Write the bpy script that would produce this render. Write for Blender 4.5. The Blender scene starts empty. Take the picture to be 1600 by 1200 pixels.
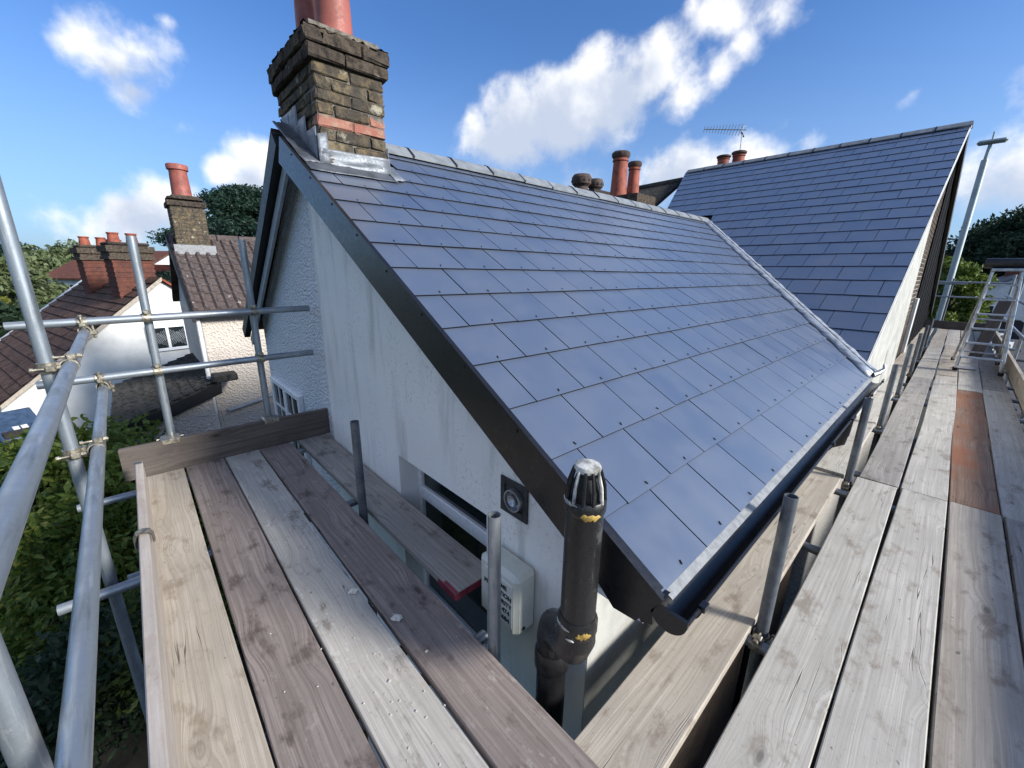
import bpy, bmesh, math, random
import numpy as np
from mathutils import Vector, Matrix, Euler
random.seed(7); RNG = np.random.default_rng(11)
sc = bpy.context.scene
COL = sc.collection
rad = math.radians

# ------------------------------------------------------------------ camera
CR = (0.6781662502835608, 0.734807799628836, 0.012166946246404072)      # right
CD = (0.2032849009576131, -0.1716538178700163, -0.9639555051211132)     # down
CF = (-0.706233520883134, 0.6561954468108382, -0.26578515678219583)     # forward
FPX, CAMZ = 631.657, 1.39
cam_d = bpy.data.cameras.new('camera'); cam = bpy.data.objects.new('camera', cam_d); COL.objects.link(cam)
cam.matrix_world = Matrix(((CR[0], -CD[0], -CF[0], 0), (CR[1], -CD[1], -CF[1], 0), (CR[2], -CD[2], -CF[2], CAMZ), (0, 0, 0, 1)))
cam_d.sensor_fit = 'HORIZONTAL'; cam_d.angle = 2 * math.atan(800 / FPX)
cam_d.clip_start = 0.02; cam_d.clip_end = 3000
sc.camera = cam
C0 = Vector((0, 0, CAMZ))
def ray(x, y):
    a, b = (x - 800) / FPX, (y - 600) / FPX
    return Vector([CR[i] * a + CD[i] * b + CF[i] for i in range(3)])
def dep(x, y, d): return C0 + ray(x, y) * d                 # a photo point at a given distance along the view axis
def on(x, y, ax, v):                                        # ... on an axis-aligned plane
    d = ray(x, y); return C0 + d * ((v - C0[ax]) / d[ax])

# ------------------------------------------------------------------ sky, sun, exposure
SUN_AZ, SUN_EL = rad(67), rad(26)                           # azimuth from +Y towards +X
sun_dir = Vector((math.cos(SUN_EL) * math.sin(SUN_AZ), math.cos(SUN_EL) * math.cos(SUN_AZ), math.sin(SUN_EL)))
sd = bpy.data.lights.new('sun', 'SUN'); sd.energy = 2.6; sd.angle = rad(11); sd.color = (1.0, 0.95, 0.87)
so = bpy.data.objects.new('sun', sd); COL.objects.link(so)
so.rotation_euler = sun_dir.to_track_quat('Z', 'Y').to_euler()
sc.view_settings.view_transform = 'Standard'; sc.view_settings.look = 'None'
sc.view_settings.exposure = 1.3; sc.view_settings.gamma = 1.0
sc.cycles.max_bounces = 6; sc.cycles.diffuse_bounces = 3; sc.cycles.glossy_bounces = 3; sc.cycles.transmission_bounces = 2; sc.cycles.transparent_max_bounces = 2; sc.cycles.caustics_reflective = False; sc.cycles.caustics_refractive = False

world = bpy.data.worlds.new('World'); sc.world = world; world.use_nodes = True
def build_world():
    nt = world.node_tree; N = nt.nodes; L = nt.links
    N.clear()
    def nd(t, **k):
        n = N.new(t)
        for a, b in k.items(): setattr(n, a, b)
        return n
    def mth(op, a, b=None, c=None, clamp=False):
        n = nd('ShaderNodeMath', operation=op, use_clamp=clamp)
        for i, v in enumerate((a, b, c)):
            if v is None: continue
            if isinstance(v, (int, float)): n.inputs[i].default_value = v
            else: L.new(v, n.inputs[i])
        return n.outputs[0]
    def vm(op, a, b):
        n = nd('ShaderNodeVectorMath', operation=op)
        for i, v in enumerate((a, b)):
            if v is None: continue
            if isinstance(v, (tuple, list, Vector)): n.inputs[i].default_value = v
            else: L.new(v, n.inputs[i])
        return n
    sky = nd('ShaderNodeTexSky'); sky.sky_type = 'NISHITA'; sky.sun_disc = False
    sky.sun_elevation = SUN_EL; sky.sun_rotation = SUN_AZ; sky.air_density = 1.0; sky.dust_density = 1.4; sky.ozone_density = 3.0
    tc = nd('ShaderNodeTexCoord')
    nrm = vm('NORMALIZE', tc.outputs['Generated'], None).outputs[0]
    nz = nd('ShaderNodeTexNoise'); nz.inputs['Scale'].default_value = 9; nz.inputs['Detail'].default_value = 7; nz.inputs['Roughness'].default_value = .58
    L.new(nrm, nz.inputs['Vector'])
    nw = nd('ShaderNodeTexNoise'); nw.inputs['Scale'].default_value = 4.5; nw.inputs['Detail'].default_value = 4
    L.new(nrm, nw.inputs['Vector'])
    warp = vm('SUBTRACT', nw.outputs['Color'], (.5, .5, .5)).outputs[0]
    ws = nd('ShaderNodeVectorMath', operation='SCALE'); L.new(warp, ws.inputs[0]); ws.inputs['Scale'].default_value = .10
    D = vm('ADD', nrm, ws.outputs[0]).outputs[0]
    # cloud puffs: photo point, radius in photo pixels, thickness
    puffs = [(770,225,46,.75),(815,195,56,.95),(880,165,62,1),(950,140,66,1),(1005,115,56,1),(1050,150,46,.9),(870,215,66,.8),
             (1120,110,36,.55),(1165,72,32,.5),(1225,30,40,.5),(1125,28,46,.6),(1140,128,18,.45),
             (115,60,46,.46),(165,78,66,.52),(220,100,60,.5),(195,138,36,.5),(250,45,26,.4),(265,185,36,.3),
             (215,325,46,.8),(265,308,52,.95),(175,345,40,.5),(80,332,50,.5),(330,345,44,.5),
             (350,262,42,.75),(400,252,46,.8),(405,295,52,.8),
             (1085,262,44,.8),(1035,282,40,.65),(1190,240,46,.6),(1255,224,36,.45),
             (900,292,36,.6),(1540,285,56,.62),(1590,260,70,.62),(1680,250,95,.8),(1660,150,60,.5),(1424,160,14,.35),(740,180,18,.5),
             (1800,230,120,.9),(1760,330,110,.9),(1950,250,150,.9)]
    items = []
    for x, y, r, k in puffs:
        c = ray(x, y).normalized(); c2 = ray(x + r * .7, y + r * .7).normalized()
        items.append((c, (c2 - c).length * 1.75, k))
    rr = random.Random(5)
    for i in range(8):                                        # larger clouds added round the unseen sky to brighten shaded walls
        az = rad(62) + rad(205) * (i + rr.random()) / 8; el = rr.uniform(.15, 1.0)
        base = Vector((math.cos(el) * math.sin(az), math.cos(el) * math.cos(az), math.sin(el)))
        for j in range(2):
            c = (base + Vector((rr.uniform(-.1, .1), rr.uniform(-.1, .1), rr.uniform(-.03, .03)))).normalized()
            items.append((c, rr.uniform(.22, .34), rr.uniform(.8, 1)))
    fld = None
    for c, r, k in items:
        vn = nd('ShaderNodeVectorMath', operation='MULTIPLY_ADD'); L.new(D, vn.inputs[0]); vn.inputs[1].default_value = (1 / r, 1 / r, 1.25 / r); vn.inputs[2].default_value = (-c.x / r, -c.y / r, -c.z * 1.25 / r)
        ln = vm('LENGTH', vn.outputs[0], None).outputs['Value']
        w = mth('MULTIPLY_ADD', ln, -k, k)
        fld = w if fld is None else mth('SMOOTH_MAX', fld, w, .12)
    gry = None
    for x, y, r in ((800, 240, 90), (880, 228, 90), (950, 205, 70), (160, 110, 50), (1050, 300, 60), (200, 140, 60), (230, 345, 60), (400, 310, 50), (1570, 310, 70)):   # shaded undersides
        c = ray(x, y).normalized(); r_ = (ray(x + r * .7, y + r * .7).normalized() - c).length * 1.5
        vn = nd('ShaderNodeVectorMath', operation='DISTANCE'); L.new(D, vn.inputs[0]); vn.inputs[1].default_value = c
        w = mth('MULTIPLY_ADD', vn.outputs['Value'], -1 / r_, 1)
        gry = w if gry is None else mth('SMOOTH_MAX', gry, w, .2)
    ns = mth('SUBTRACT', nz.outputs['Fac'], .5)
    f2 = mth('MULTIPLY_ADD', ns, 1.25, fld)
    mr = nd('ShaderNodeMapRange'); mr.interpolation_type = 'SMOOTHSTEP'
    L.new(f2, mr.inputs[0]); mr.inputs[1].default_value = .12; mr.inputs[2].default_value = .60
    cov = mth('MULTIPLY', mr.outputs[0], .96)
    # thick undersides are greyer than the tops
    sh = mth('SUBTRACT', mth('MULTIPLY', ns, 1.6), gry)
    m2 = nd('ShaderNodeMapRange'); m2.interpolation_type = 'SMOOTHSTEP'
    L.new(sh, m2.inputs[0]); m2.inputs[1].default_value = -.75; m2.inputs[2].default_value = .15
    mc = nd('ShaderNodeMix', data_type='RGBA'); L.new(m2.outputs[0], mc.inputs[0])
    mc.inputs[6].default_value = (3.1, 3.5, 4.3, 1); mc.inputs[7].default_value = (6.4, 6.35, 6.25, 1)
    mx = nd('ShaderNodeMix', data_type='RGBA'); L.new(cov, mx.inputs[0]); tint = vm('MULTIPLY', sky.outputs[0], (.47, .70, 1.0))
    szn = nd('ShaderNodeSeparateXYZ'); L.new(nrm, szn.inputs[0])
    hzm = nd('ShaderNodeMapRange'); hzm.interpolation_type = 'SMOOTHSTEP'; L.new(szn.outputs[2], hzm.inputs[0]); hzm.inputs[1].default_value = .45; hzm.inputs[2].default_value = -.02; hzm.inputs[3].default_value = 0; hzm.inputs[4].default_value = .5
    hmx = nd('ShaderNodeMix', data_type='RGBA'); L.new(hzm.outputs[0], hmx.inputs[0]); L.new(tint.outputs[0], hmx.inputs[6]); hmx.inputs[7].default_value = (2.5, 3.35, 4.6, 1)
    L.new(hmx.outputs[2], mx.inputs[6]); L.new(mc.outputs[2], mx.inputs[7])
    bg = nd('ShaderNodeBackground'); bg.inputs['Strength'].default_value = 0.08; L.new(mx.outputs[2], bg.inputs['Color'])
    out = nd('ShaderNodeOutputWorld'); L.new(bg.outputs[0], out.inputs[0])
    world.cycles.sampling_method = 'MANUAL'; world.cycles.sample_map_resolution = 256
build_world()

# ------------------------------------------------------------------ materials
MATS = {}
class NT:
    def __init__(s, name):
        s.m = bpy.data.materials.new(name); s.m.use_nodes = True; s.t = s.m.node_tree; s.N = s.t.nodes; s.L = s.t.links
        s.b = s.N['Principled BSDF']; MATS[name] = s.m
    def nd(s, t, **k):
        n = s.N.new(t)
        for a, b in k.items(): setattr(n, a, b)
        return n
    def set(s, sock, v):
        if isinstance(v, (int, float)): sock.default_value = v
        elif isinstance(v, (tuple, list)): sock.default_value = tuple(v) + ((1,) if len(v) == 3 and sock.type == 'RGBA' else ())
        else: s.L.new(v, sock)
    def mth(s, op, a, b=None, c=None, clamp=False):
        n = s.nd('ShaderNodeMath', operation=op, use_clamp=clamp)
        for i, v in enumerate((a, b, c)):
            if v is not None: s.set(n.inputs[i], v)
        return n.outputs[0]
    def co(s, scale=(1, 1, 1), kind='Object', loc=None):
        tc = s.nd('ShaderNodeTexCoord'); mp = s.nd('ShaderNodeMapping'); mp.inputs['Scale'].default_value = scale
        s.L.new(tc.outputs[kind], mp.inputs['Vector'])
        if loc is not None: s.set(mp.inputs['Location'], loc)
        return mp.outputs[0]
    def geo(s, scale=(1, 1, 1)):
        g = s.nd('ShaderNodeNewGeometry'); mp = s.nd('ShaderNodeMapping'); mp.inputs['Scale'].default_value = scale
        s.L.new(g.outputs['Position'], mp.inputs['Vector']); return mp.outputs[0]
    def rnd(s): return s.nd('ShaderNodeObjectInfo').outputs['Random']
    def noise(s, vec, scale, detail=4, rough=.55, w=None, dist=0):
        n = s.nd('ShaderNodeTexNoise'); n.inputs['Scale'].default_value = scale; n.inputs['Detail'].default_value = detail; n.inputs['Roughness'].default_value = rough
        n.inputs['Distortion'].default_value = dist
        if w is not None: n.noise_dimensions = '4D'; s.set(n.inputs['W'], w)
        s.L.new(vec, n.inputs['Vector']); return n.outputs['Fac']
    def vor(s, vec, scale, feature='F1', out='Distance'):
        n = s.nd('ShaderNodeTexVoronoi', feature=feature); n.inputs['Scale'].default_value = scale; s.L.new(vec, n.inputs['Vector']); return n.outputs[out]
    def rng(s, v, a, b, c=0, d=1, smooth=True):
        n = s.nd('ShaderNodeMapRange'); n.interpolation_type = 'SMOOTHSTEP' if smooth else 'LINEAR'
        s.set(n.inputs[0], v); n.inputs[1].default_value = a; n.inputs[2].default_value = b; n.inputs[3].default_value = c; n.inputs[4].default_value = d
        return n.outputs[0]
    def mix(s, f, a, b, mode='MIX'):
        n = s.nd('ShaderNodeMix', data_type='RGBA', blend_type=mode); s.set(n.inputs[0], f); s.set(n.inputs[6], a); s.set(n.inputs[7], b); return n.outputs[2]
    def ramp(s, v, stops):
        n = s.nd('ShaderNodeValToRGB'); s.L.new(v, n.inputs[0]); cr = n.color_ramp
        while len(cr.elements) < len(stops): cr.elements.new(.5)
        for e, (p, c) in zip(cr.elements, stops): e.position = p; e.color = tuple(c) + (1,)
        return n.outputs[0]
    def bump(s, h, strength=.3, dist=.01, prev=None):
        n = s.nd('ShaderNodeBump'); n.inputs['Strength'].default_value = strength; n.inputs['Distance'].default_value = dist
        s.set(n.inputs['Height'], h)
        if prev is not None: s.L.new(prev, n.inputs['Normal'])
        return n.outputs[0]
    def fin(s, col=None, rough=None, metal=None, nrm=None, spec=None):
        for k, v in (('Base Color', col), ('Roughness', rough), ('Metallic', metal), ('Normal', nrm), ('Specular IOR Level', spec)):
            if v is not None: s.set(s.b.inputs[k], v)
        return s.m

def m_slate():
    t = NT('slate'); r = t.rnd(); v = t.geo()
    n = t.noise(v, 5, 5); f = t.noise(v, 180, 2)
    c = t.mix(r, (.068, .090, .140), (.084, .107, .158)); c = t.mix(t.rng(n, .35, .75), c, (.088, .110, .158))
    sc_ = t.noise(t.geo((40, 4, 20)), 1.6, 3); c = t.mix(t.rng(sc_, .70, .78, 0, .35), c, (.16, .17, .18))
    dust = t.noise(v, 1.7, 3); c = t.mix(t.rng(dust, .5, .8, 0, .16), c, (.16, .155, .15))
    rr = t.mth('ADD', t.rng(n, .3, .7, .33, .43), t.mth('MULTIPLY', r, .05))
    t.fin(c, rr, 0, t.bump(t.mth('ADD', n, t.mth('MULTIPLY', f, .12)), .10, .006), 1.0); t.b.inputs['Coat Weight'].default_value = .8; t.b.inputs['Coat Roughness'].default_value = .36
m_slate()
def m_wall():
    t = NT('painted_render'); v = t.geo()
    n = t.noise(v, 2.2, 5); st = t.noise(t.geo((7, 7, 1.0)), 1.3, 6, .65); fine = t.noise(v, 60, 3)
    c = t.mix(t.rng(n, .3, .7), (.80, .80, .77), (.75, .75, .73))
    c = t.mix(t.rng(st, .48, .76, 0, .60), c, (.36, .37, .34))
    sp = t.noise(v, 48, 5, .7); m = t.rng(sp, .54, .66); m2 = t.rng(t.noise(t.geo((2.2, 2.2, 1)), 1.6, 3), .46, .60)
    c = t.mix(t.mth('MULTIPLY', t.mth('MULTIPLY', m, m2), .4), c, (.24, .25, .23))
    lines = t.noise(t.geo((1, 1, 3.2)), 1.4, 1)
    ridge = t.rng(t.mth('ABSOLUTE', t.mth('SUBTRACT', lines, .5)), 0, .012, 1, 0)
    t.fin(c, .72, 0, t.bump(t.mth('ADD', t.mth('MULTIPLY', fine, .25), t.mth('ADD', n, t.mth('MULTIPLY', ridge, .12))), .28, .012), .3)
m_wall()
def m_peb():
    t = NT('pebbledash'); v = t.geo(); h = t.vor(v, 46); n = t.noise(v, 30, 4)
    c = t.mix(t.rng(h, .1, .75), (.84, .85, .86), (.66, .70, .75)); c = t.mix(t.rng(t.noise(v, 1.2, 4), .5, .8, 0, .3), c, (.5, .5, .48))
    t.fin(c, .75, 0, t.bump(t.mth('SUBTRACT', n, h), 1.0, .022), .3)
m_peb()
def m_cream():
    t = NT('cream_pebbledash'); v = t.geo(); h = t.vor(v, 26); n = t.noise(v, .8, 5)
    c = t.mix(t.rng(n, .3, .75), (.60, .54, .48), (.50, .45, .40))
    t.fin(c, .85, 0, t.bump(h, .8, .03), .2)
m_cream()
def plain(name, col, rough=.5, metal=0., n_amt=.25, scale=8, bump=.1, spec=.5, dark=None):
    t = NT(name); v = t.geo(); n = t.noise(v, scale, 5, .6); f = t.noise(v, scale * 9, 3)
    dk = dark or tuple(x * (1 - n_amt * 1.4) for x in col)
    c = t.mix(t.rng(n, .35, .7), col, dk)
    t.fin(c, t.rng(f, .3, .7, rough * .85, min(1, rough * 1.2)), metal, t.bump(t.mth('ADD', n, t.mth('MULTIPLY', f, .3)), bump, .006), spec)
plain('slate_edge', (.012, .013, .016), .8, 0, .2, 30, .1, .2)  # cut edges, blackened to stand in for the shadow gap under each course
plain('white_paint', (.74, .74, .72), .45, 0, .12)
plain('cream_render', (.46, .455, .42), .8, 0, .2, 5, .3, .3)
plain('white_upvc', (.80, .82, .84), .28, 0, .05, 4, .02)
plain('grey_paint', (.34, .37, .40), .5, 0, .2)
plain('black_plastic', (.012, .012, .014), .32, 0, .2, 6, .05)
plain('black_paint', (.016, .016, .018), .36, 0, .3, 12, .25)
plain('black_timber', (.010, .010, .011), .5, 0, .3, 12, .2)
plain('tarred_timber', (.008, .008, .009), .95, 0, .3, 12, .2, .08)
plain('new_lead', (.40, .43, .47), .45, .45, .4, 14, .6)
plain('eaves_felt', (.28, .29, .30), .55, 0, .25, 30, .2)
plain('lead', (.22, .24, .27), .55, .3, .35, 9, .5)
plain('dark_lead', (.10, .11, .13), .45, .3, .4, 9, .4)
plain('ridge_grey', (.22, .24, .26), .6, 0, .25, 9, .3)
plain('terracotta', (.33, .095, .07), .6, 0, .3, 7, .25)
plain('old_terracotta', (.33, .085, .05), .75, 0, .4, 9, .35)
plain('pot_soot', (.09, .06, .05), .85, 0, .4, 9, .4)
plain('mortar', (.19, .17, .14), .9, 0, .4, 24, .8)
plain('white_mortar', (.52, .50, .46), .9, 0, .3, 40, .6)
plain('glass_dark', (.012, .018, .02), .06, 0, .1, 2, .0, .8)
plain('aluminium', (.52, .54, .56), .38, .85, .25, 20, .15)
plain('steel_coupler', (.42, .38, .30), .42, .75, .45, 40, .4)
plain('purple_paint', (.16, .06, .13), .5, .2, .4, 14, .2)
plain('red_paint', (.28, .03, .06), .55, 0, .4, 30, .2)
plain('alarm_plastic', (.60, .62, .56), .4, 0, .12, 6, .08)
plain('print_black', (.02, .02, .02), .6, 0, .1)
plain('soot', (.05, .05, .05), .8, 0, .4, 30, .5)
plain('flue_metal', (.55, .58, .62), .3, .8, .3, 30, .3)
plain('blue_paint', (.05, .09, .16), .5, 0, .3, 8, .1)
plain('asphalt', (.055, .055, .058), .9, 0, .3, 2, .3)
plain('soil', (.045, .04, .03), .95, 0, .5, 3, .6)
plain('fence_wood', (.045, .04, .035), .85, 0, .4, 10, .4)
plain('bark', (.07, .055, .04), .9, 0, .4, 10, .8)
plain('brown_tile', (.105, .060, .045), .85, 0, .4, 3.5, .5, .2)
plain('red_tile', (.30, .085, .05), .85, 0, .3, 3, .4, .2)
plain('dark_tile', (.06, .058, .055), .9, 0, .5, 14, .6, .2, dark=(.02, .02, .018))
plain('grey_roof', (.10, .10, .105), .8, 0, .3, 3, .3)
plain('white_house', (.70, .71, .70), .85, 0, .14, 1.5, .2, .2)
plain('car_dark', (.02, .025, .04), .2, .3, .05, 3, 0, .6)
plain('car_white', (.6, .62, .65), .2, .1, .05, 3, 0, .6)
plain('rubber', (.015, .015, .015), .8)
plain('lamp_grey', (.30, .36, .37), .5, .3, .15, 4, .1)
plain('plaster', (.66, .64, .58), .9, 0, .2, 60, .5)
plain('yellow_sealant', (.42, .28, .06), .6, 0, .4, 50, .5)
plain('worn_paint', (.60, .59, .55), .6, 0, .6, 22, .5, .4, dark=(.06, .06, .055))
plain('tail_red', (.35, .01, .015), .25)
def m_vent():
    t = NT('flaky_black_paint'); v = t.geo(); n = t.noise(v, 14, 6, .65); st = t.noise(t.geo((60, 60, 9)), 1.6, 4)
    c = t.mix(t.rng(n, .60, .68, 0, .45), (.012, .012, .013), (.10, .10, .095))
    c = t.mix(t.rng(st, .64, .74, 0, .5), c, (.13, .12, .11))
    t.fin(c, t.rng(n, .3, .7, .22, .5), 0, t.bump(n, .35, .01), .5)
m_vent()
def m_galv():
    t = NT('galvanised_tube'); v = t.co(); r = t.rnd()
    n = t.noise(v, 7, 5, .6, r); st = t.noise(t.co((26, 26, 2.2)), 1.5, 4, .6); sp = t.vor(t.co((1, 1, 1)), 70)
    c = t.mix(t.rng(n, .3, .7), (.36, .40, .44), (.24, .27, .30)); c = t.mix(t.rng(st, .50, .70, 0, .75), c, (.13, .145, .15)); c = t.mix(t.rng(t.noise(t.co((60, 60, 5)), 1.4, 5, .7), .56, .66, 0, .5), c, (.48, .51, .53))
    c = t.mix(t.rng(sp, .0, .5, .12, 0), c, (.5, .53, .56))
    c = t.mix(t.rng(t.noise(v, 16, 5, .7), .66, .74, 0, .5), c, (.55, .55, .52))
    t.fin(c, t.rng(n, .3, .7, .36, .55), t.rng(n, .3, .7, .7, .55), t.bump(t.mth('ADD', n, st), .12, .004))
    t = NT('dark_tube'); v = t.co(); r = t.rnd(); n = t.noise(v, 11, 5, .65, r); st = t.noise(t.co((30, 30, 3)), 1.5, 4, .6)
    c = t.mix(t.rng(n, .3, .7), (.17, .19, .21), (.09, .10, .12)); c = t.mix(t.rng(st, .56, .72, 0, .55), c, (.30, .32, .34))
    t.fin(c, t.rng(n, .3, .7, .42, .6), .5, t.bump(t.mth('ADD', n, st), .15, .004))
m_galv()
def m_wood(name, dark, light, stain=(.16, .12, .10), stain_amt=.5, splash=0., warm=None):
    t = NT(name); r = t.rnd(); w = t.mth('MULTIPLY', r, 40)
    base = t.co()
    sep = t.nd('ShaderNodeSeparateXYZ'); t.L.new(base, sep.inputs[0])
    # knots bend the grain
    kv = t.nd('ShaderNodeCombineXYZ'); t.L.new(t.mth('ADD', t.mth('MULTIPLY', sep.outputs[0], 2.1), w), kv.inputs[0]); t.L.new(t.mth('MULTIPLY', sep.outputs[1], 5.2), kv.inputs[1]); t.L.new(w, kv.inputs[2])
    kd = t.vor(kv.outputs[0], 1.0)
    pull = t.rng(kd, 0, .42, 1, 0)
    wob = t.noise(t.co((1.6, 5, 5)), 1, 3, .5, w)
    yy = t.mth('ADD', t.mth('ADD', sep.outputs[1], t.mth('MULTIPLY', t.mth('SUBTRACT', wob, .5), .035)), t.mth('MULTIPLY', pull, .035))
    gv = t.nd('ShaderNodeCombineXYZ'); t.L.new(t.mth('MULTIPLY', sep.outputs[0], 1.1), gv.inputs[0]); t.L.new(t.mth('MULTIPLY', yy, 85), gv.inputs[1]); t.L.new(t.mth('MULTIPLY', sep.outputs[2], 40), gv.inputs[2])
    g = t.noise(gv.outputs[0], 1, 4, .6, w)
    gv2 = t.nd('ShaderNodeCombineXYZ'); t.L.new(t.mth('MULTIPLY', sep.outputs[0], 2.6), gv2.inputs[0]); t.L.new(t.mth('MULTIPLY', yy, 330), gv2.inputs[1]); t.L.new(t.mth('MULTIPLY', sep.outputs[2], 200), gv2.inputs[2])
    g2 = t.noise(gv2.outputs[0], 1, 3, .6, w)
    br = t.noise(t.co((2.4, 5, 5)), 1, 5, .6, w); bl = t.noise(t.co((5.5, 11, 9)), 1, 6, .65, t.mth('ADD', w, 9.))
    c = t.mix(t.rng(g, .34, .64), dark, light)
    c = t.mix(t.rng(g2, .42, .66, 0, .30), c, tuple(x * .45 for x in dark))
    c = t.mix(t.rng(br, .30, .70, 0, .8), c, tuple((a * .55 + b * .45) * .78 for a, b in zip(dark, light)))
    c = t.mix(t.rng(bl, .52, .68, 0, stain_amt), c, stain)
    scr = t.noise(t.co((30, 9, 9)), 1, 4, .7, t.mth('ADD', w, 6.)); c = t.mix(t.rng(scr, .62, .74, 0, .45), c, stain)
    c = t.mix(t.rng(t.noise(t.co((70, 90, 60)), 1, 2, .6, w), .60, .75, 0, .35), c, tuple(x * .4 for x in dark))
    if warm: c = t.mix(t.rng(t.noise(t.co((1.5, 3, 3)), 1, 3, .5, t.mth('ADD', w, 4.)), .42, .62, 0, .75), c, warm)
    c = t.mix(t.rng(kd, .035, .085, .8, 0), c, tuple(x * .32 for x in dark))
    ring = t.mth('SINE', t.mth('MULTIPLY', kd, 95.)); c = t.mix(t.mth('MULTIPLY', t.rng(ring, .2, .9), t.rng(kd, .05, .26, .45, 0)), c, tuple(x * .5 for x in dark))
    ck = t.nd('ShaderNodeCombineXYZ'); t.L.new(t.mth('MULTIPLY', sep.outputs[0], .55), ck.inputs[0]); t.L.new(t.mth('MULTIPLY', yy, 26), ck.inputs[1])
    cr = t.noise(ck.outputs[0], 1, 2, .4, t.mth('ADD', w, 21.))
    crm = t.mth('MULTIPLY', t.rng(t.mth('ABSOLUTE', t.mth('SUBTRACT', cr, .5)), 0, .006, 1, 0), t.rng(t.noise(t.co((1.2, 3, 3)), 1, 2, .5, t.mth('ADD', w, 31.)), .54, .62))
    c = t.mix(t.mth('MULTIPLY', crm, .7), c, (.02, .017, .015))
    dots = t.rng(t.noise(t.co((22, 40, 30)), 1, 2, .5, w), .70, .75, 0, .6); c = t.mix(dots, c, (.06, .05, .045))
    if splash:
        s = t.noise(t.co((15, 24, 20)), 1, 5, .7, t.mth('ADD', w, 3.)); z = t.rng(t.noise(t.co((1.6, 4, 4)), 1, 2, .5, t.mth('ADD', w, 13.)), .48, .6)
        c = t.mix(t.mth('MULTIPLY', t.mth('MULTIPLY', t.rng(s, .56, .64), z), splash), c, (.58, .56, .52))
    h = t.mth('SUBTRACT', t.mth('ADD', t.mth('MULTIPLY', g, .5), t.mth('MULTIPLY', g2, .35)), t.mth('MULTIPLY', crm, 1.4))
    t.fin(c, .82, 0, t.bump(h, .45, .004), .25)
m_wood('wood_pale', (.40, .345, .28), (.57, .505, .42), (.20, .15, .10), .6)
m_wood('wood_pale_splashed', (.40, .37, .33), (.60, .565, .51), (.15, .125, .095), .75, .75)
m_wood('wood_umber', (.185, .15, .135), (.35, .295, .27), (.075, .055, .05), .8, .25)
m_wood('wood_grey', (.41, .385, .34), (.58, .55, .495), (.22, .18, .14), .7)
m_wood('wood_grey_warm', (.35, .305, .25), (.52, .465, .395), (.17, .13, .10), .7)
m_wood('wood_grey_dark', (.27, .25, .225), (.44, .41, .375), (.11, .09, .075), .65)
m_wood('wood_russet', (.20, .12, .08), (.33, .23, .165), (.11, .07, .05), .5, 0, (.28, .105, .05))
m_wood('wood_dark', (.085, .07, .062), (.17, .145, .13), (.06, .05, .045), .5)
m_wood('wood_fresh', (.42, .37, .33), (.60, .54, .49), (.3, .2, .15), .25)
def m_brick():
    t = NT('stock_brick'); r = t.rnd(); v = t.geo(); n = t.noise(v, 22, 6, .7); l = t.noise(v, 9, 5, .65)
    c = t.ramp(r, [(0, (.13, .10, .065)), (.35, (.20, .15, .085)), (.6, (.10, .082, .06)), (.8, (.27, .21, .12)), (1, (.15, .12, .09))])
    st = t.noise(t.geo((9, 9, 3)), 1.2, 5, .65); c = t.mix(t.rng(n, .40, .66), c, (.05, .045, .04)); c = t.mix(t.rng(st, .44, .62, 0, .75), c, (.055, .05, .045)); c = t.mix(t.rng(l, .58, .70, 0, .8), c, (.40, .37, .28))
    t.fin(c, .92, 0, t.bump(n, 1., .02), .15)
    t = NT('soot_brick'); r = t.rnd(); v = t.geo(); n = t.noise(v, 20, 6, .7); l = t.noise(v, 13, 5, .65)
    c = t.mix(r, (.055, .045, .04), (.12, .095, .07)); c = t.mix(t.rng(n, .4, .7), c, (.025, .022, .022)); c = t.mix(t.rng(l, .63, .72, 0, .8), c, (.36, .34, .28))
    t.fin(c, .95, 0, t.bump(n, 1., .025), .1)
    t = NT('red_brick'); r = t.rnd(); v = t.geo(); n = t.noise(v, 22, 6, .7)
    c = t.mix(r, (.27, .09, .07), (.34, .16, .12)); c = t.mix(t.rng(n, .45, .65, 0, .7), c, (.33, .24, .17)); c = t.mix(t.rng(t.noise(v, 14, 5, .7), .55, .68, 0, .6), c, (.07, .05, .045)); t.fin(c, .9, 0, t.bump(n, .8, .015), .15)
    t = NT('far_red_brick'); v = t.geo(); n = t.noise(v, 5, 6, .7); c = t.mix(t.rng(n, .35, .65), (.16, .06, .042), (.085, .042, .035)); t.fin(c, .9, 0, t.bump(n, .5, .03), .15)
    t = NT('brown_brick'); v = t.geo(); n = t.noise(v, 6, 5, .7); b = t.vor(t.geo((1, 4.6, 13.3)), 1, 'F1', 'Color')
    c = t.mix(t.rng(n, .3, .7), (.055, .043, .036), (.095, .07, .052)); t.fin(c, .9, 0, t.bump(n, .5, .01), .15)
m_brick()
def m_oldtile():
    t = NT('lichen_tile'); v = t.geo(); n = t.noise(v, 9, 5, .7); l = t.noise(v, 7.5, 5, .72); o = t.noise(v, 1.1, 4)
    c = t.mix(t.rng(n, .3, .7), (.135, .105, .098), (.070, .058, .056)); c = t.mix(t.rng(o, .45, .7, 0, .5), c, (.12, .075, .058))
    c = t.mix(t.rng(l, .625, .665, 0, .9), c, (.52, .52, .46)); c = t.mix(t.rng(t.noise(v, 30, 4, .7), .62, .68, 0, .5), c, (.20, .18, .16))
    t.fin(c, .9, 0, t.bump(n, .5, .02), .2)
m_oldtile()
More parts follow.
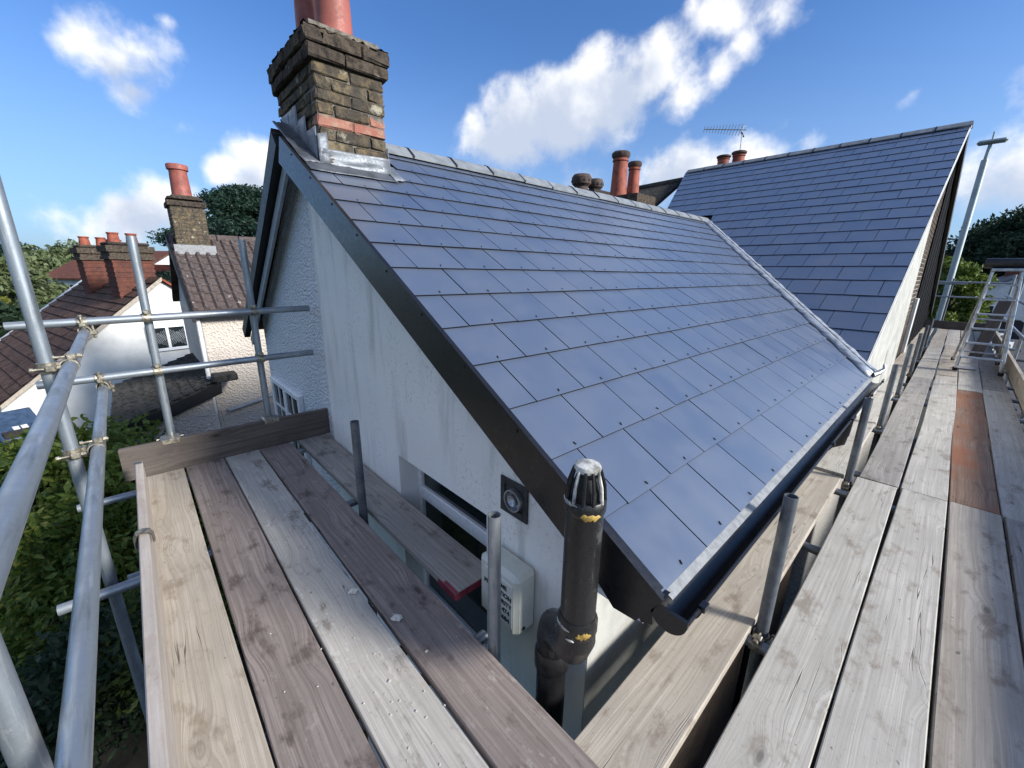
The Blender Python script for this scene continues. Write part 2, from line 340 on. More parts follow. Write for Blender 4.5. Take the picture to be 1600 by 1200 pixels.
def m_leaf(name, a, b, cc, sc_=1.2):
    t = NT(name); v = t.geo(); n = t.noise(v, sc_, 3); f = t.noise(v, 23, 2)
    c = t.mix(t.rng(n, .35, .65), a, b); c = t.mix(t.rng(f, .48, .66), c, cc)
    t.fin(c, .55, 0, None, .3)
    tr = t.nd('ShaderNodeBsdfTranslucent'); t.L.new(c, tr.inputs[0])
    mx = t.nd('ShaderNodeMixShader'); mx.inputs[0].default_value = .35
    t.L.new(t.b.outputs[0], mx.inputs[1]); t.L.new(tr.outputs[0], mx.inputs[2]); t.L.new(mx.outputs[0], t.N['Material Output'].inputs[0])
m_leaf('leaf_bright', (.12, .18, .03), (.07, .13, .025), (.24, .25, .05), 1.6)
m_leaf('leaf_mid', (.06, .11, .03), (.09, .14, .035), (.15, .18, .05), .5)
m_leaf('leaf_pale_haze', (.15, .19, .09), (.11, .15, .065), (.22, .24, .12), .4)  # pale green that paints distance haze into the far trees' leaves
m_leaf('leaf_dark', (.018, .040, .020), (.028, .055, .028), (.045, .075, .04), .5)
m_leaf('leaf_conifer', (.016, .042, .030), (.022, .052, .036), (.04, .075, .05), .35)
m_leaf('leaf_gold', (.20, .19, .03), (.12, .14, .025), (.25, .22, .04), .6)
m_leaf('leaf_red', (.07, .025, .025), (.05, .03, .025), (.10, .04, .035), .6)
m_leaf('grass', (.05, .08, .02), (.07, .10, .03), (.09, .11, .035), .3)

# ------------------------------------------------------------------ mesh helpers
class MB:
    def __init__(s): s.v = []; s.f = []; s.smooth = False
    def add(s, vs, fs):
        o = len(s.v); s.v += [tuple(x) for x in vs]; s.f += [tuple(i + o for i in q) for q in fs]; return s
    def box(s, lo, hi, mat=None):
        (a, b, c), (d, e, g) = lo, hi
        vs = [(a, b, c), (d, b, c), (d, e, c), (a, e, c), (a, b, g), (d, b, g), (d, e, g), (a, e, g)]
        if mat is not None: vs = [mat @ Vector(x) for x in vs]
        return s.add(vs, [(0, 3, 2, 1), (4, 5, 6, 7), (0, 1, 5, 4), (1, 2, 6, 5), (2, 3, 7, 6), (3, 0, 4, 7)])
    def cbox(s, lo, hi, ch, mat=None):                        # chamfered box
        lo, hi = Vector(lo), Vector(hi); vs = []; idx = {}
        for sx in (0, 1):
            for sy in (0, 1):
                for sz in (0, 1):
                    p = Vector((hi.x if sx else lo.x, hi.y if sy else lo.y, hi.z if sz else lo.z)); sg = (1 - 2 * sx, 1 - 2 * sy, 1 - 2 * sz)
                    for ax in range(3):
                        q = p.copy()
                        for k in range(3):
                            if k != ax: q[k] += sg[k] * ch
                        idx[(sx, sy, sz, ax)] = len(vs); vs.append(q)
        fs = []
        for ax in range(3):
            u, w = (ax + 1) % 3, (ax + 2) % 3
            for sd_ in (0, 1):
                def key(a, b):
                    k = [0, 0, 0]; k[ax] = sd_; k[u] = a; k[w] = b; return idx[(*k, ax)]
                q = [key(0, 0), key(1, 0), key(1, 1), key(0, 1)]; fs.append(q if sd_ else q[::-1])
            for a in (0, 1):
                for b in (0, 1):
                    def k2(c, fa):
                        k = [0, 0, 0]; k[ax] = c; k[u] = a; k[w] = b; return idx[(*k, fa)]
                    q = [k2(0, u), k2(1, u), k2(1, w), k2(0, w)]; fs.append(q if (a + b) % 2 == 0 else q[::-1])
        for sx in (0, 1):
            for sy in (0, 1):
                for sz in (0, 1):
                    q = [idx[(sx, sy, sz, k)] for k in range(3)]; fs.append(q if (sx + sy + sz) % 2 else q[::-1])
        if mat is not None: vs = [mat @ x for x in vs]
        return s.add(vs, fs)
    def tube(s, p0, p1, r, n=14, r1=None, hollow=False, cap=True):
        p0, p1 = Vector(p0), Vector(p1); r1 = r if r1 is None else r1
        q = (p1 - p0).to_track_quat('Z', 'Y'); vs = []; fs = []
        ring = [Vector((math.cos(2 * math.pi * i / n), math.sin(2 * math.pi * i / n), 0)) for i in range(n)]
        def add_ring(p, rr): k = len(vs); vs.extend(p + q @ (x * rr) for x in ring); return k
        a = add_ring(p0, r); b = add_ring(p1, r1)
        def bridge(x, y): fs.extend((x + i, x + (i + 1) % n, y + (i + 1) % n, y + i) for i in range(n))
        bridge(a, b)
        if hollow:
            d = (p1 - p0).normalized() * min(.12, (p1 - p0).length * .4)
            c = add_ring(p1, r1 * .84); e = add_ring(p1 - d, r1 * .84); bridge(b, c); bridge(c, e); fs.append(tuple(e + i for i in range(n)))
            c = add_ring(p0, r * .84); e = add_ring(p0 + d, r * .84); bridge(c, a); bridge(e, c); fs.append(tuple(e + n - 1 - i for i in range(n)))
        elif cap:
            fs.append(tuple(a + n - 1 - i for i in range(n))); fs.append(tuple(b + i for i in range(n)))
        return s.add(vs, fs)
    def lathe(s, c, prof, n=20, axis=None):                    # prof: (radius, height)
        c = Vector(c); vs = []; fs = []
        q = Vector(axis).to_track_quat('Z', 'Y') if axis else None
        for r, h in prof:
            for i in range(n):
                p = Vector((r * math.cos(2 * math.pi * i / n), r * math.sin(2 * math.pi * i / n), h)); vs.append(c + (q @ p if q else p))
        for k in range(len(prof) - 1):
            for i in range(n): j = (i + 1) % n; fs.append((k * n + i, k * n + j, k * n + n + j, k * n + n + i))
        if prof[0][0] > 1e-5: fs.append(tuple(n - 1 - i for i in range(n)))
        if prof[-1][0] > 1e-5: fs.append(tuple((len(prof) - 1) * n + i for i in range(n)))
        return s.add(vs, fs)
    def path(s, pts, r, n=12):
        pts = [Vector(p) for p in pts]; vs = []; fs = []
        for i, p in enumerate(pts):
            d = (pts[min(i + 1, len(pts) - 1)] - pts[max(i - 1, 0)]).normalized(); q = d.to_track_quat('Z', 'Y')
            rr = r[i] if isinstance(r, (list, tuple)) else r
            vs += [p + q @ Vector((rr * math.cos(2 * math.pi * k / n), rr * math.sin(2 * math.pi * k / n), 0)) for k in range(n)]
        # keep rings aligned
        for i in range(1, len(pts)):
            A = vs[(i - 1) * n:i * n]; B = vs[i * n:(i + 1) * n]
            best = min(range(n), key=lambda o: sum((A[k] - B[(k + o) % n]).length_squared for k in range(0, n, 3)))
            vs[i * n:(i + 1) * n] = [B[(k + best) % n] for k in range(n)]
        for i in range(len(pts) - 1):
            for k in range(n): j = (k + 1) % n; fs.append((i * n + k, i * n + j, (i + 1) * n + j, (i + 1) * n + k))
        fs.append(tuple(n - 1 - k for k in range(n))); fs.append(tuple((len(pts) - 1) * n + k for k in range(n)))
        return s.add(vs, fs)
    def prism(s, poly, off):                                   # planar polygon (3D points) swept by a vector
        n = len(poly); off = Vector(off); P = [Vector(p) for p in poly]
        vs = P + [p + off for p in P]
        nrm = Vector((0, 0, 0))
        for i in range(n): nrm += P[i].cross(P[(i + 1) % n])
        fl = nrm.dot(off) > 0
        fs = [tuple(range(n))[::-1] if fl else tuple(range(n)), tuple(range(n, 2 * n)) if fl else tuple(range(n, 2 * n))[::-1]]
        for i in range(n):
            j = (i + 1) % n; fs.append((i, j, n + j, n + i) if fl else (j, i, n + i, n + j))
        return s.add(vs, fs)
    def mesh(s, name):
        m = bpy.data.meshes.new(name); m.from_pydata(s.v, [], s.f); m.validate(); m.update(); return m
    def build(s, name, mat, parent=None, smooth=False, mw=None):
        return link(s.mesh(name), name, mat, parent, smooth, mw)
WT = {}
def link(me, name, mat, parent=None, smooth=False, mw=None):
    if mat and not me.materials: me.materials.append(MATS[mat])
    if smooth:
        me.polygons.foreach_set('use_smooth', [True] * len(me.polygons))
        try: me.set_sharp_from_angle(angle=rad(38))
        except Exception: pass
    o = bpy.data.objects.new(name, me); COL.objects.link(o)
    return put(o, parent, mw)
def put(o, parent=None, mw=None):
    mw = mw or Matrix.Identity(4)
    if parent is not None:
        o.parent = parent; o.matrix_basis = WT.get(parent.name, Matrix.Identity(4)).inverted() @ mw
    else: o.matrix_basis = mw
    WT[o.name] = mw
    return o
def tag(o, label, cat, group=None):
    o['label'] = label; o['category'] = cat
    if group: o['group'] = group
    return o
def thing(name, loc, label, cat, group=None, rotz=0):
    o = bpy.data.objects.new(name, None); o.empty_display_size = .2; COL.objects.link(o)
    put(o, None, Matrix.Translation(Vector(loc)) @ Matrix.Rotation(rotz, 4, 'Z')); return tag(o, label, cat, group)
def struct(o): o['kind'] = 'structure'; return o
def stuff(o): o['kind'] = 'stuff'; return o
def fast_mesh(name, V, F):                                     # numpy quads
    me = bpy.data.meshes.new(name); nf, k = F.shape
    me.vertices.add(len(V)); me.vertices.foreach_set('co', V.astype(np.float32).ravel())
    me.loops.add(nf * k); me.loops.foreach_set('vertex_index', F.astype(np.int32).ravel())
    me.polygons.add(nf); me.polygons.foreach_set('loop_start', np.arange(0, nf * k, k, dtype=np.int32))
    me.update(calc_edges=True); return me
def leaves(name, pts, size, mat, parent=None, flat=.0, droop=0.):
    n = len(pts); a = RNG.normal(size=(n, 3)); a[:, 2] *= (1 - flat); a /= np.linalg.norm(a, axis=1)[:, None] + 1e-9
    b = RNG.normal(size=(n, 3)); b -= (a * b).sum(1)[:, None] * a; b /= np.linalg.norm(b, axis=1)[:, None] + 1e-9
    s = size * RNG.uniform(.55, 1.35, n)[:, None]
    cr = np.cross(a, b); 
    V = np.stack([pts - a * s, pts + b * s * .42 + cr * s * .1, pts + a * s, pts - b * s * .42 + cr * s * .1], 1).reshape(-1, 3)
    F = np.arange(n * 4).reshape(-1, 4)
    me = fast_mesh(name, V, F); return link(me, name, mat, parent)
def clump_pts(n, blobs):
    """points on and in the outer part of ellipsoid clumps; blobs: (centre, radii)"""
    w = np.array([b[1][0] * b[1][1] + b[1][1] * b[1][2] for b in blobs]); w /= w.sum()
    k = RNG.choice(len(blobs), n, p=w); c = np.array([b[0] for b in blobs])[k]; r = np.array([b[1] for b in blobs])[k]
    d = RNG.normal(size=(n, 3)); d /= np.linalg.norm(d, axis=1)[:, None]
    q = RNG.uniform(0, 1, n) ** .35 * (1 + .18 * np.sin(d[:, 0] * 9 + k) * np.sin(d[:, 1] * 8 + 2 * k) + .12 * np.sin(d[:, 2] * 13 + k))
    return c + d * r * q[:, None]
def crown_blobs(c, r, n, size, seed=1):
    g = random.Random(seed); out = []
    for i in range(n):
        u, v = g.uniform(-1, 1), g.uniform(0, 2 * math.pi); s = math.sqrt(1 - u * u); q = g.uniform(.45, .92)
        sz = size * g.uniform(.6, 1.25)
        out.append(((c[0] + r[0] * q * s * math.cos(v), c[1] + r[1] * q * s * math.sin(v), c[2] + r[2] * q * u), (sz, sz, sz * .8)))
    return out
def tree(name, base, h, r, mat, label, group=None, n=9000, leaf=.12, seed=1, cat='tree', zc=.62, nb=26, bs=.34, flat=0):
    base = Vector(base); t = thing(name, base, label, cat, group)
    g = random.Random(seed); c = base + Vector((0, 0, h * zc))
    tb = MB(); tr = max(.05, h * .022)
    top = base + Vector((g.uniform(-.1, .1), g.uniform(-.1, .1), h * .85))
    tb.path([base, base.lerp(top, .4) + Vector((g.uniform(-.1, .1), 0, 0)), top], [tr, tr * .7, tr * .2], 8)
    for i in range(7):
        a = g.uniform(0, 6.28); s = base.lerp(top, g.uniform(.3, .75)); e = s + Vector((math.cos(a) * r * .7, math.sin(a) * r * .7, h * .14))
        tb.path([s, s.lerp(e, .5) + Vector((0, 0, .05 * h)), e], [tr * .45, tr * .3, tr * .08], 6)
    tb.build('trunk', 'bark', t, True)
    bl = crown_blobs(c, (r, r, h * (1 - zc) * .98), nb, r * bs, seed)
    leaves('crown', clump_pts(n, bl), leaf, mat, t, flat)
    return t

# ------------------------------------------------------------------ ground
GZ = -3.6
g = MB().box((-400, -400, GZ - .3), (400, 500, GZ)).build('ground', 'grass'); struct(g)
rd = MB().box((-30, 24, GZ + .0), (60, 62, GZ + .02)).build('road', 'asphalt'); struct(rd)
yd = MB().box((-8.9, -6, GZ), (6, 23.9, GZ + .012)).build('yard_path', 'soil'); struct(yd)

# ------------------------------------------------------------------ the house being re-roofed
TH, PH = rad(30.3), rad(28.2)
TT, TP = math.tan(TH), math.tan(PH)
EX, EZ, VY = -.406, .508, .953                 # eave edge of the slates, verge
RX = -3.62; RZ = EZ + (EX - RX) * TT           # ridge
GY0, GX0 = 4.90, -.47                          # cross gable: foot of slope, verge
R2Y = 11.4; R2Z = EZ + (R2Y - GY0) * TP
house = thing('house', (-3.5, 3, GZ), 'white rendered house with new dark slate roofs, wrapped by the scaffold', 'house')
U1, S1, N1 = Vector((0, 1, 0)), Vector((-math.cos(TH), 0, math.sin(TH))), Vector((math.sin(TH), 0, math.cos(TH)))
O1 = Vector((EX, VY, EZ)); L1 = (EX - RX) / math.cos(TH)
U2, S2, N2 = Vector((-1, 0, 0)), Vector((0, math.cos(PH), math.sin(PH))), Vector((0, -math.sin(PH), math.cos(PH)))
O2 = Vector((GX0, GY0, EZ)); L2 = (R2Y - GY0) / math.cos(PH)
def pl1(u, s, h=0): return O1 + U1 * u + S1 * s + N1 * h
def pl2(u, s, h=0): return O2 + U2 * u + S2 * s + N2 * h
v1 = lambda s: GY0 - VY + s * math.sin(TH) / TP                # valley in the main slope (u at s)
v2 = lambda s: GX0 - EX + s * math.sin(PH) / TT                # ... and in the cross gable's slope
SR2 = (RZ - EZ) / math.sin(PH)
UL = lambda s: 5.12 - .30 * (L2 - s)                            # far left edge of the cross gable slope
roof = MB().prism([pl1(.01, .01, -.02), pl1(v1(.01), .01, -.02), pl1(v1(L1), L1, -.02), pl1(.01, L1, -.02)], N1 * -.05).build('roof', 'black_timber', house)
roof['label'] = 'long slate slope above the gutter'
roof2 = MB().prism([pl2(.01, .02, -.02), pl2(v2(.3), .3, -.02), pl2(v2(SR2), SR2, -.02), pl2(UL(SR2), SR2, -.02), pl2(UL(L2), L2, -.02), pl2(.01, L2, -.02)], N2 * -.05).build('cross_gable_roof', 'black_timber', house)
roof2['label'] = 'darker slate slope of the taller cross gable'
def clip(poly, a, b, c):                                        # keep a*u+b*s<=c
    out = []
    for i in range(len(poly)):
        p, q = poly[i], poly[(i + 1) % len(poly)]; dp, dq = a * p[0] + b * p[1] - c, a * q[0] + b * q[1] - c
        if dp <= 0: out.append(p)
        if dp * dq < 0:
            t = dp / (dp - dq); out.append((p[0] + t * (q[0] - p[0]), p[1] + t * (q[1] - p[1])))
    return out
def slate_mesh(poly, len_):
    m = MB(); h = lambda s: .013 - .011 * s / len_
    n = len(poly); vs = [(u, s, h(s)) for u, s in poly] + [(u, s, h(s) + .0065) for u, s in poly]
    fs = [tuple(range(n))[::-1], tuple(range(n, 2 * n))] + [(i, (i + 1) % n, n + (i + 1) % n, n + i) for i in range(n)]
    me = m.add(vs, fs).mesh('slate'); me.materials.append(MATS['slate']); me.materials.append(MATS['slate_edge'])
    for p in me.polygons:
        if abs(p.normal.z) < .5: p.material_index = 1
    return me
riv = MB()
def lay(parent, O, U, S, N, gauge, width, rows, umin, umax_f, half0, skip=None, smax=99, rivets=True, wob=.0018):
    over = gauge * 1.22; cache = {}; cnt = 0
    for r in range(rows):
        s0 = r * gauge; u = -width / 2 if (r % 2) == half0 else 0.
        if s0 > smax - .05: break
        top = min(s0 + over, smax)
        while True:
            um, us = umax_f(s0 + gauge * .5)
            lim0 = umax_f(s0)[0]
            if u > max(um, umax_f(top)[0]): break
            a, b = max(u, umin) + .003, u + width - .003
            rect = [(a, s0), (b, s0), (b, top), (a, top)]
            # clip at the valley line u <= lim0 + us*(s-s0)
            poly = clip(rect, 1, -us, lim0 - us * s0)
            if len(poly) >= 3 and b - a > .02 and not (skip and skip((a + b) / 2, s0 + gauge / 2)):
                ar = abs(sum(poly[i][0] * poly[(i + 1) % len(poly)][1] - poly[(i + 1) % len(poly)][0] * poly[i][1] for i in range(len(poly)))) / 2
                if ar > .004:
                    full = ar > (b - a) * (top - s0) * .999
                    key = (round(b - a, 4), round(top - s0, 4)) if full else None
                    ox, oy = (a, s0)
                    if key in cache: me = cache[key]
                    else:
                        me = slate_mesh([(p[0] - ox, p[1] - oy) for p in poly], over)
                        if key: cache[key] = me
                    B = Matrix((U, S, N)).transposed().to_4x4(); B.translation = O + U * ox + S * oy
                    w = Matrix.Rotation(random.gauss(0, wob), 4, 'X') @ Matrix.Rotation(random.gauss(0, wob), 4, 'Y')
                    w = Matrix.Translation((random.gauss(0, .0007), random.gauss(0, .0012), abs(random.gauss(0, .0006)))) @ w
                    link(me, 'slate', 'slate', parent, False, B @ w); cnt += 1
                    if rivets and full and b - a > .2:
                        T = B @ Matrix.Translation(((b - a) / 2, .022, .0205)) @ Matrix.Rotation(random.uniform(-.5, .5), 4, 'Z')
                        riv.box((-.0014, -.007, 0), (.0014, .007, .003), T); riv.box((-.003, -.003, -.0005), (.003, .003, .001), T)
            u += width
    return cnt
CHX0, CHX1, CHY0, CHY1 = -3.83, -3.034, 1.077, 1.552          # chimney plan
def skip1(u, s):
    x, y = EX - s * math.cos(TH), VY + u
    return (x < CHX1 + .02 and CHY0 - .2 < y < CHY1 + .03)
n1 = lay(roof, O1, U1, S1, N1, .2505, .303, 15, 0, lambda s: (v1(s) - .075, math.sin(TH) / TP), 1, skip1, L1 + .01)
def um2(s): return (v2(s) - .06, math.sin(PH) / TT) if s < SR2 - .1 else (UL(s), .30)
n2 = lay(roof2, O2, U2, S2, N2, .352, .303, 22, 0, um2, 0, None, L2, False)
stuff(riv.build('rivets', 'black_timber', roof))
print('slates', n1, n2)
# ridge tiles
def ridge_tiles(parent, p0, d, side, n, length, ang):
    up = Vector((0, 0, 1))
    for i in range(n):
        m = MB(); a = p0 + d * (i * length); L = length - .008
        w, t = .155, .016
        c, s = math.cos(ang), math.sin(ang)
        prof = [(-w * c, -w * s), (-.035, .002), (0, .012), (.035, .002), (w * c, -w * s), (w * c + t * s * .4, -w * s + t), (.036, .002 + t * 1.15), (0, .013 + t * 1.2), (-.036, .002 + t * 1.15), (-w * c - t * s * .4, -w * s + t)]
        j = random.gauss(0, .002)
        m.prism([a + side * x + up * (z + .035 + j) for x, z in prof], d * L)
        m.build('ridge_tile', 'ridge_grey', parent)
        k = MB(); prof2 = [(x * 1.025, z + .0045) for x, z in prof]
        if i: k.prism([a - d * .016 + side * x + up * (z + .035 + j) for x, z in prof2], d * .022).build('ridge_union', 'black_plastic', parent)
ridge_tiles(roof, Vector((RX, 1.58, RZ)), Vector((0, 1, 0)), Vector((1, 0, 0)), 15, .455, TH)
ridge_tiles(roof2, Vector((GX0 + .02, R2Y, R2Z)), Vector((-1, 0, 0)), Vector((0, 1, 0)), 11, .462, PH)
# rear slopes, out of sight from the deck but part of the building
LT = .75
MB().prism([(RX, VY, RZ - .01), (RX, 8.9, RZ - .01), (-5.8, 8.9, RZ - .01 - LT * 2.18), (-5.8, VY, RZ - .01 - LT * 2.18)], (0, 0, -.07)).build('rear_roof', 'brown_tile', house)
MB().prism([(GX0, R2Y, R2Z - .01), (-5.6, R2Y, R2Z - .01), (-5.6, 18, EZ), (GX0, 18, EZ)], (0, 0, -.06)).build('rear_gable_roof', 'grey_roof', house)

# walls
WY, WX = 1.08, -.71
zr = lambda x: EZ + (EX - x) * TT - .075
wl = MB()
def wpiece(x0, x1, z0, z1=None):
    wl.prism([(x0, WY, z0), (x1, WY, z0), (x1, WY, z1 if z1 is not None else zr(x1)), (x0, WY, z1 if z1 is not None else zr(x0))], (0, .25, 0))
WIN = (-2.215, -1.33, -.85, .262)
wpiece(-3.40, WIN[0], GZ); wpiece(WIN[1], WX, GZ); wpiece(WIN[0], WIN[1], WIN[3]); wpiece(WIN[0], WIN[1], GZ, WIN[2])
w_ = wl.build('wall', 'painted_render', house)
MB().box((WX - .25, WY + .2505, GZ), (WX - .001, GY0 + .3, EZ + .09)).box((WX - .0015, WY + .002, GZ), (WX + .004, GY0 + .299, .355)).build('side_wall', 'cream_render', house)
MB().box((WX - .2, WY + .3, GZ), (WX + .03, GY0 + .25, -1.15)).build('plinth', 'brown_brick', house)
pw = MB(); zl = lambda x: RZ - LT * (RX - x) - .11
pw.prism([(-3.40, WY + .022, GZ), (-3.40, WY + .022, zr(-3.40) - .0), (RX, WY + .022, RZ - .11), (-5.55, WY + .022, zl(-5.55)), (-5.55, WY + .022, GZ)], (0, .25, 0))
PWIN = (-5.36, -4.27)
pw.build('pebbledash_wall', 'pebbledash', house)
MB().box((-5.55, WY + .28, GZ), (-5.3, 9, .5)).build('rear_wall', 'painted_render', house)
# gable window: fixed light over a transom
win = MB(); fy = WY + .125
for a, b in (((WIN[0], WIN[2]), (WIN[0] + .045, WIN[3])), ((WIN[1] - .045, WIN[2]), (WIN[1], WIN[3])), ((WIN[0] + .045, WIN[3] - .05), (WIN[1] - .045, WIN[3])), ((WIN[0] + .045, -.075), (WIN[1] - .045, .015)), ((WIN[0] + .045, WIN[2]), (WIN[1] - .045, WIN[2] + .06))):
    win.cbox((a[0], fy, a[1]), (b[0], fy + .06, b[1]), .006)
wo = win.build('window', 'white_upvc', house)
MB().box((WIN[0] + .03, fy + .025, .0), (WIN[1] - .03, fy + .035, WIN[3] - .03)).build('pane', 'glass_dark', wo)
MB().box((WIN[0] + .03, fy + .025, WIN[2] + .03), (WIN[1] - .03, fy + .035, -.06)).build('pane', 'glass_dark', wo)
MB().prism([(WIN[0], WY - .03, WIN[2] + .0), (WIN[0], fy + .01, WIN[2] + .03), (WIN[0], fy + .01, WIN[2] - .03), (WIN[0], WY - .03, WIN[2] - .04)], (WIN[1] - WIN[0], 0, 0)).build('sill', 'white_paint', wo)
# casement window low in the pebbledash
pwz0, pwz1 = -1.0, .17
pf = MB()
y0 = WY - .028
for a, b in (((PWIN[0], pwz0), (PWIN[0] + .06, pwz1)), ((PWIN[1] - .06, pwz0), (PWIN[1], pwz1)), ((PWIN[0] + .06, pwz1 - .06), (PWIN[1] - .06, pwz1)), ((PWIN[0] + .06, pwz0), (PWIN[1] - .06, pwz0 + .06)), ((-4.86, pwz0 + .06), (-4.78, pwz1 - .06))):
    pf.cbox((a[0], y0, a[1]), (b[0], y0 + .05, b[1]), .006)
pfo = pf.build('window', 'white_upvc', house)
for a, b in ((PWIN[0] + .06, -4.86), (-4.78, PWIN[1] - .06)):
    MB().box((a, y0 + .02, pwz0 + .06), (b, y0 + .03, pwz1 - .06)).build('pane', 'glass_dark', pfo)
    k = MB()
    for i in range(1, 4): k.box((a, y0 + .012, pwz0 + .06 + i * .26), (b, y0 + .0195, pwz0 + .085 + i * .26))
    k.box(((a + b) / 2 - .011, y0 + .010, pwz0 + .06), ((a + b) / 2 + .011, y0 + .0185, pwz1 - .06)); k.build('glazing_bar', 'white_upvc', pfo)
# black verge trims
vb = MB().prism([pl1(0, -.012, .026), pl1(0, L1 - .28, .026), pl1(0, L1 - .28, -.145), pl1(0, .13, -.145), pl1(0, .05, -.16), pl1(0, -.012, -.115)], (0, -.022, 0)).build('verge_board', 'black_plastic', house)
for i in range(9): MB().tube(pl1(-.0225, .3 + i * .36, .004), pl1(-.026, .3 + i * .36, .004), .006, 8).build('screw', 'black_timber', vb)
MB().prism([pl1(.002, .05, -.03), pl1(.002, L1 - .25, -.03), pl1(.002, L1 - .25, -.05), pl1(.002, .05, -.05)], (0, .125, 0)).build('soffit', 'black_timber', house)
a0, a1 = Vector((-3.50, .93, RZ - .11)), Vector((-5.80, .93, RZ - .11 - LT * 2.18 - .0))
nl = Vector((-LT, 0, 1)).normalized()
MB().prism([a0 + nl * .06, a1 + nl * .06, a1 - nl * .06, a0 - nl * .06], (0, .06, 0)).build('old_verge_board', 'black_timber', house)
MB().prism([a0 - nl * .085, a1 - nl * .085, a1 - nl * .17, a0 - nl * .17], (0, .022, 0)).build('inner_verge_board', 'grey_paint', house, mw=Matrix.Translation((0, .055, 0)))
# boxed eaves end
ep = [on(x, y, 1, .945) for x, y in ((928, 806), (937, 903), (968, 922), (995, 955), (1001, 972), (1019, 976), (1020, 955), (1040, 934), (1031, 929))]
MB().prism(ep, (0, .03, 0)).build('eaves_box_end', 'black_plastic', house)
MB().box((-.452, .976, .385), (-.428, GY0 + .05, .492)).build('fascia', 'black_plastic', house)
MB().box((WX + .001, .98, .36), (-.453, GY0, .384)).build('soffit', 'white_upvc', house)
MB().prism([(-.418, 1.0, .504), (-.384, 1.0, .485), (-.384, 1.0, .481), (-.418, 1.0, .499)], (0, 3.92, 0)).build('eaves_strip', 'eaves_felt', house)
# gutter
GC = Vector((-.368, 0, .476)); GRr = .050
def gprof(r, t=.004):
    k = [(r * math.cos(a), r * math.sin(a)) for a in [math.pi + i * math.pi / 12 for i in range(13)]]
    return k + [((r - t) * math.cos(a), (r - t) * math.sin(a)) for a in [2 * math.pi - i * math.pi / 12 for i in range(13)]]
gut = MB(); n_ = 26
pr = gprof(GRr)
vs = [(GC.x + x, .955, GC.z + z) for x, z in pr] + [(GC.x + x, GY0 + .10, GC.z + z) for x, z in pr]
gut.add(vs, [(i, (i + 1) % n_, n_ + (i + 1) % n_, n_ + i) for i in range(n_)] + [(i, i + 1, n_ - 2 - i, n_ - 1 - i) for i in range(12)] + [(n_ + i + 1, n_ + i, 2 * n_ - 1 - i, 2 * n_ - 2 - i) for i in range(12)])
gut.tube((GC.x + GRr, .955, GC.z + .002), (GC.x + GRr, GY0 + .1, GC.z + .002), .006, 8)
go = gut.build('gutter', 'black_plastic', house, True)
half = [(GC.x + (GRr + .004) * math.cos(math.pi + i * math.pi / 14), .945, GC.z + (GRr + .004) * math.sin(math.pi + i * math.pi / 14)) for i in range(15)]
MB().prism(half + [(GC.x + GRr + .004, .945, GC.z + .012), (GC.x - GRr - .03, .945, GC.z + .012)], (0, .012, 0)).build('end_cap', 'black_plastic', go)
for yb in (1.03, 1.9, 2.75, 3.35, 4.2, 4.85):
    b = MB(); p2 = gprof(GRr + .007, .006); wd = .03 if yb != 3.35 else .11
    vs = [(GC.x + x, yb, GC.z + z) for x, z in p2] + [(GC.x + x, yb + wd, GC.z + z) for x, z in p2]
    b.add(vs, [(i, (i + 1) % n_, n_ + (i + 1) % n_, n_ + i) for i in range(n_)] + [(i, i + 1, n_ - 2 - i, n_ - 1 - i) for i in range(12)] + [(n_ + i + 1, n_ + i, 2 * n_ - 1 - i, 2 * n_ - 2 - i) for i in range(12)])
    b.box((GC.x + GRr - .004, yb, GC.z - .004), (GC.x + GRr + .014, yb + wd, GC.z + .014)); b.box((GC.x - GRr - .012, yb, GC.z - .03), (GC.x - GRr - .002, yb + wd, GC.z + .012))
    b.build('gutter_bracket' if wd < .05 else 'gutter_union', 'black_plastic', go, True)
MB().tube((GC.x, 3.62, GC.z - .05), (GC.x, 3.62, GC.z - .19), .042, 16, .036).build('gutter_outlet', 'black_plastic', go, True)
MB().path([(GC.x, 3.62, .30), (GC.x, 3.62, .24), (WX + .05, 3.62, .02), (WX + .05, 3.62, GZ)], .034, 12).build('downpipe', 'black_plastic', go, True)
# wet grit lying in the gutter
# valley
va = MB(); rows = []
K = 46
for i in range(K + 1):
    s = .01 + (L1 - .05) * i / K; wv = [.012 * math.sin(i * 2.1) + random.gauss(0, .006) for _ in range(4)]
    p = pl1(v1(s), s); m1 = (Vector((0, -1, 0)) + S1 * .0); 
    d1 = Vector((0, -1, 0)); d2 = Vector((1, 0, 0))
    up = Vector((0, 0, 1))
    rows.append([p + d1 * (.20 + wv[0] * 1.4) + N1 * .023, p + d1 * (.10 + wv[1] * 1.5) + N1 * (.038 + abs(wv[2]) * .9), p + d1 * .02 + N1 * .046 , p + N2 * (.05 + wv[3] * .3) + d2 * .03, p + d2 * (.085 + wv[2] * .5) + N2 * .024])
vs = [q for r in rows for q in r]; W5 = 5
va.add(vs, [(i * W5 + k, i * W5 + k + 1, (i + 1) * W5 + k + 1, (i + 1) * W5 + k) for i in range(K) for k in range(4)])
vo = va.build('valley_flashing', 'new_lead', house, True)
sm = vo.modifiers.new('thick', 'SOLIDIFY'); sm.thickness = .003
curl = MB().path([pl1(v1(0) - .02, 0, .02), pl1(v1(0) + .02, -.02, .05), pl1(v1(0) + .06, -.03, .10), pl1(v1(0) + .07, .0, .13)], [.03, .022, .016, .008], 8)
curl.build('lead_dressing', 'new_lead', vo, True)
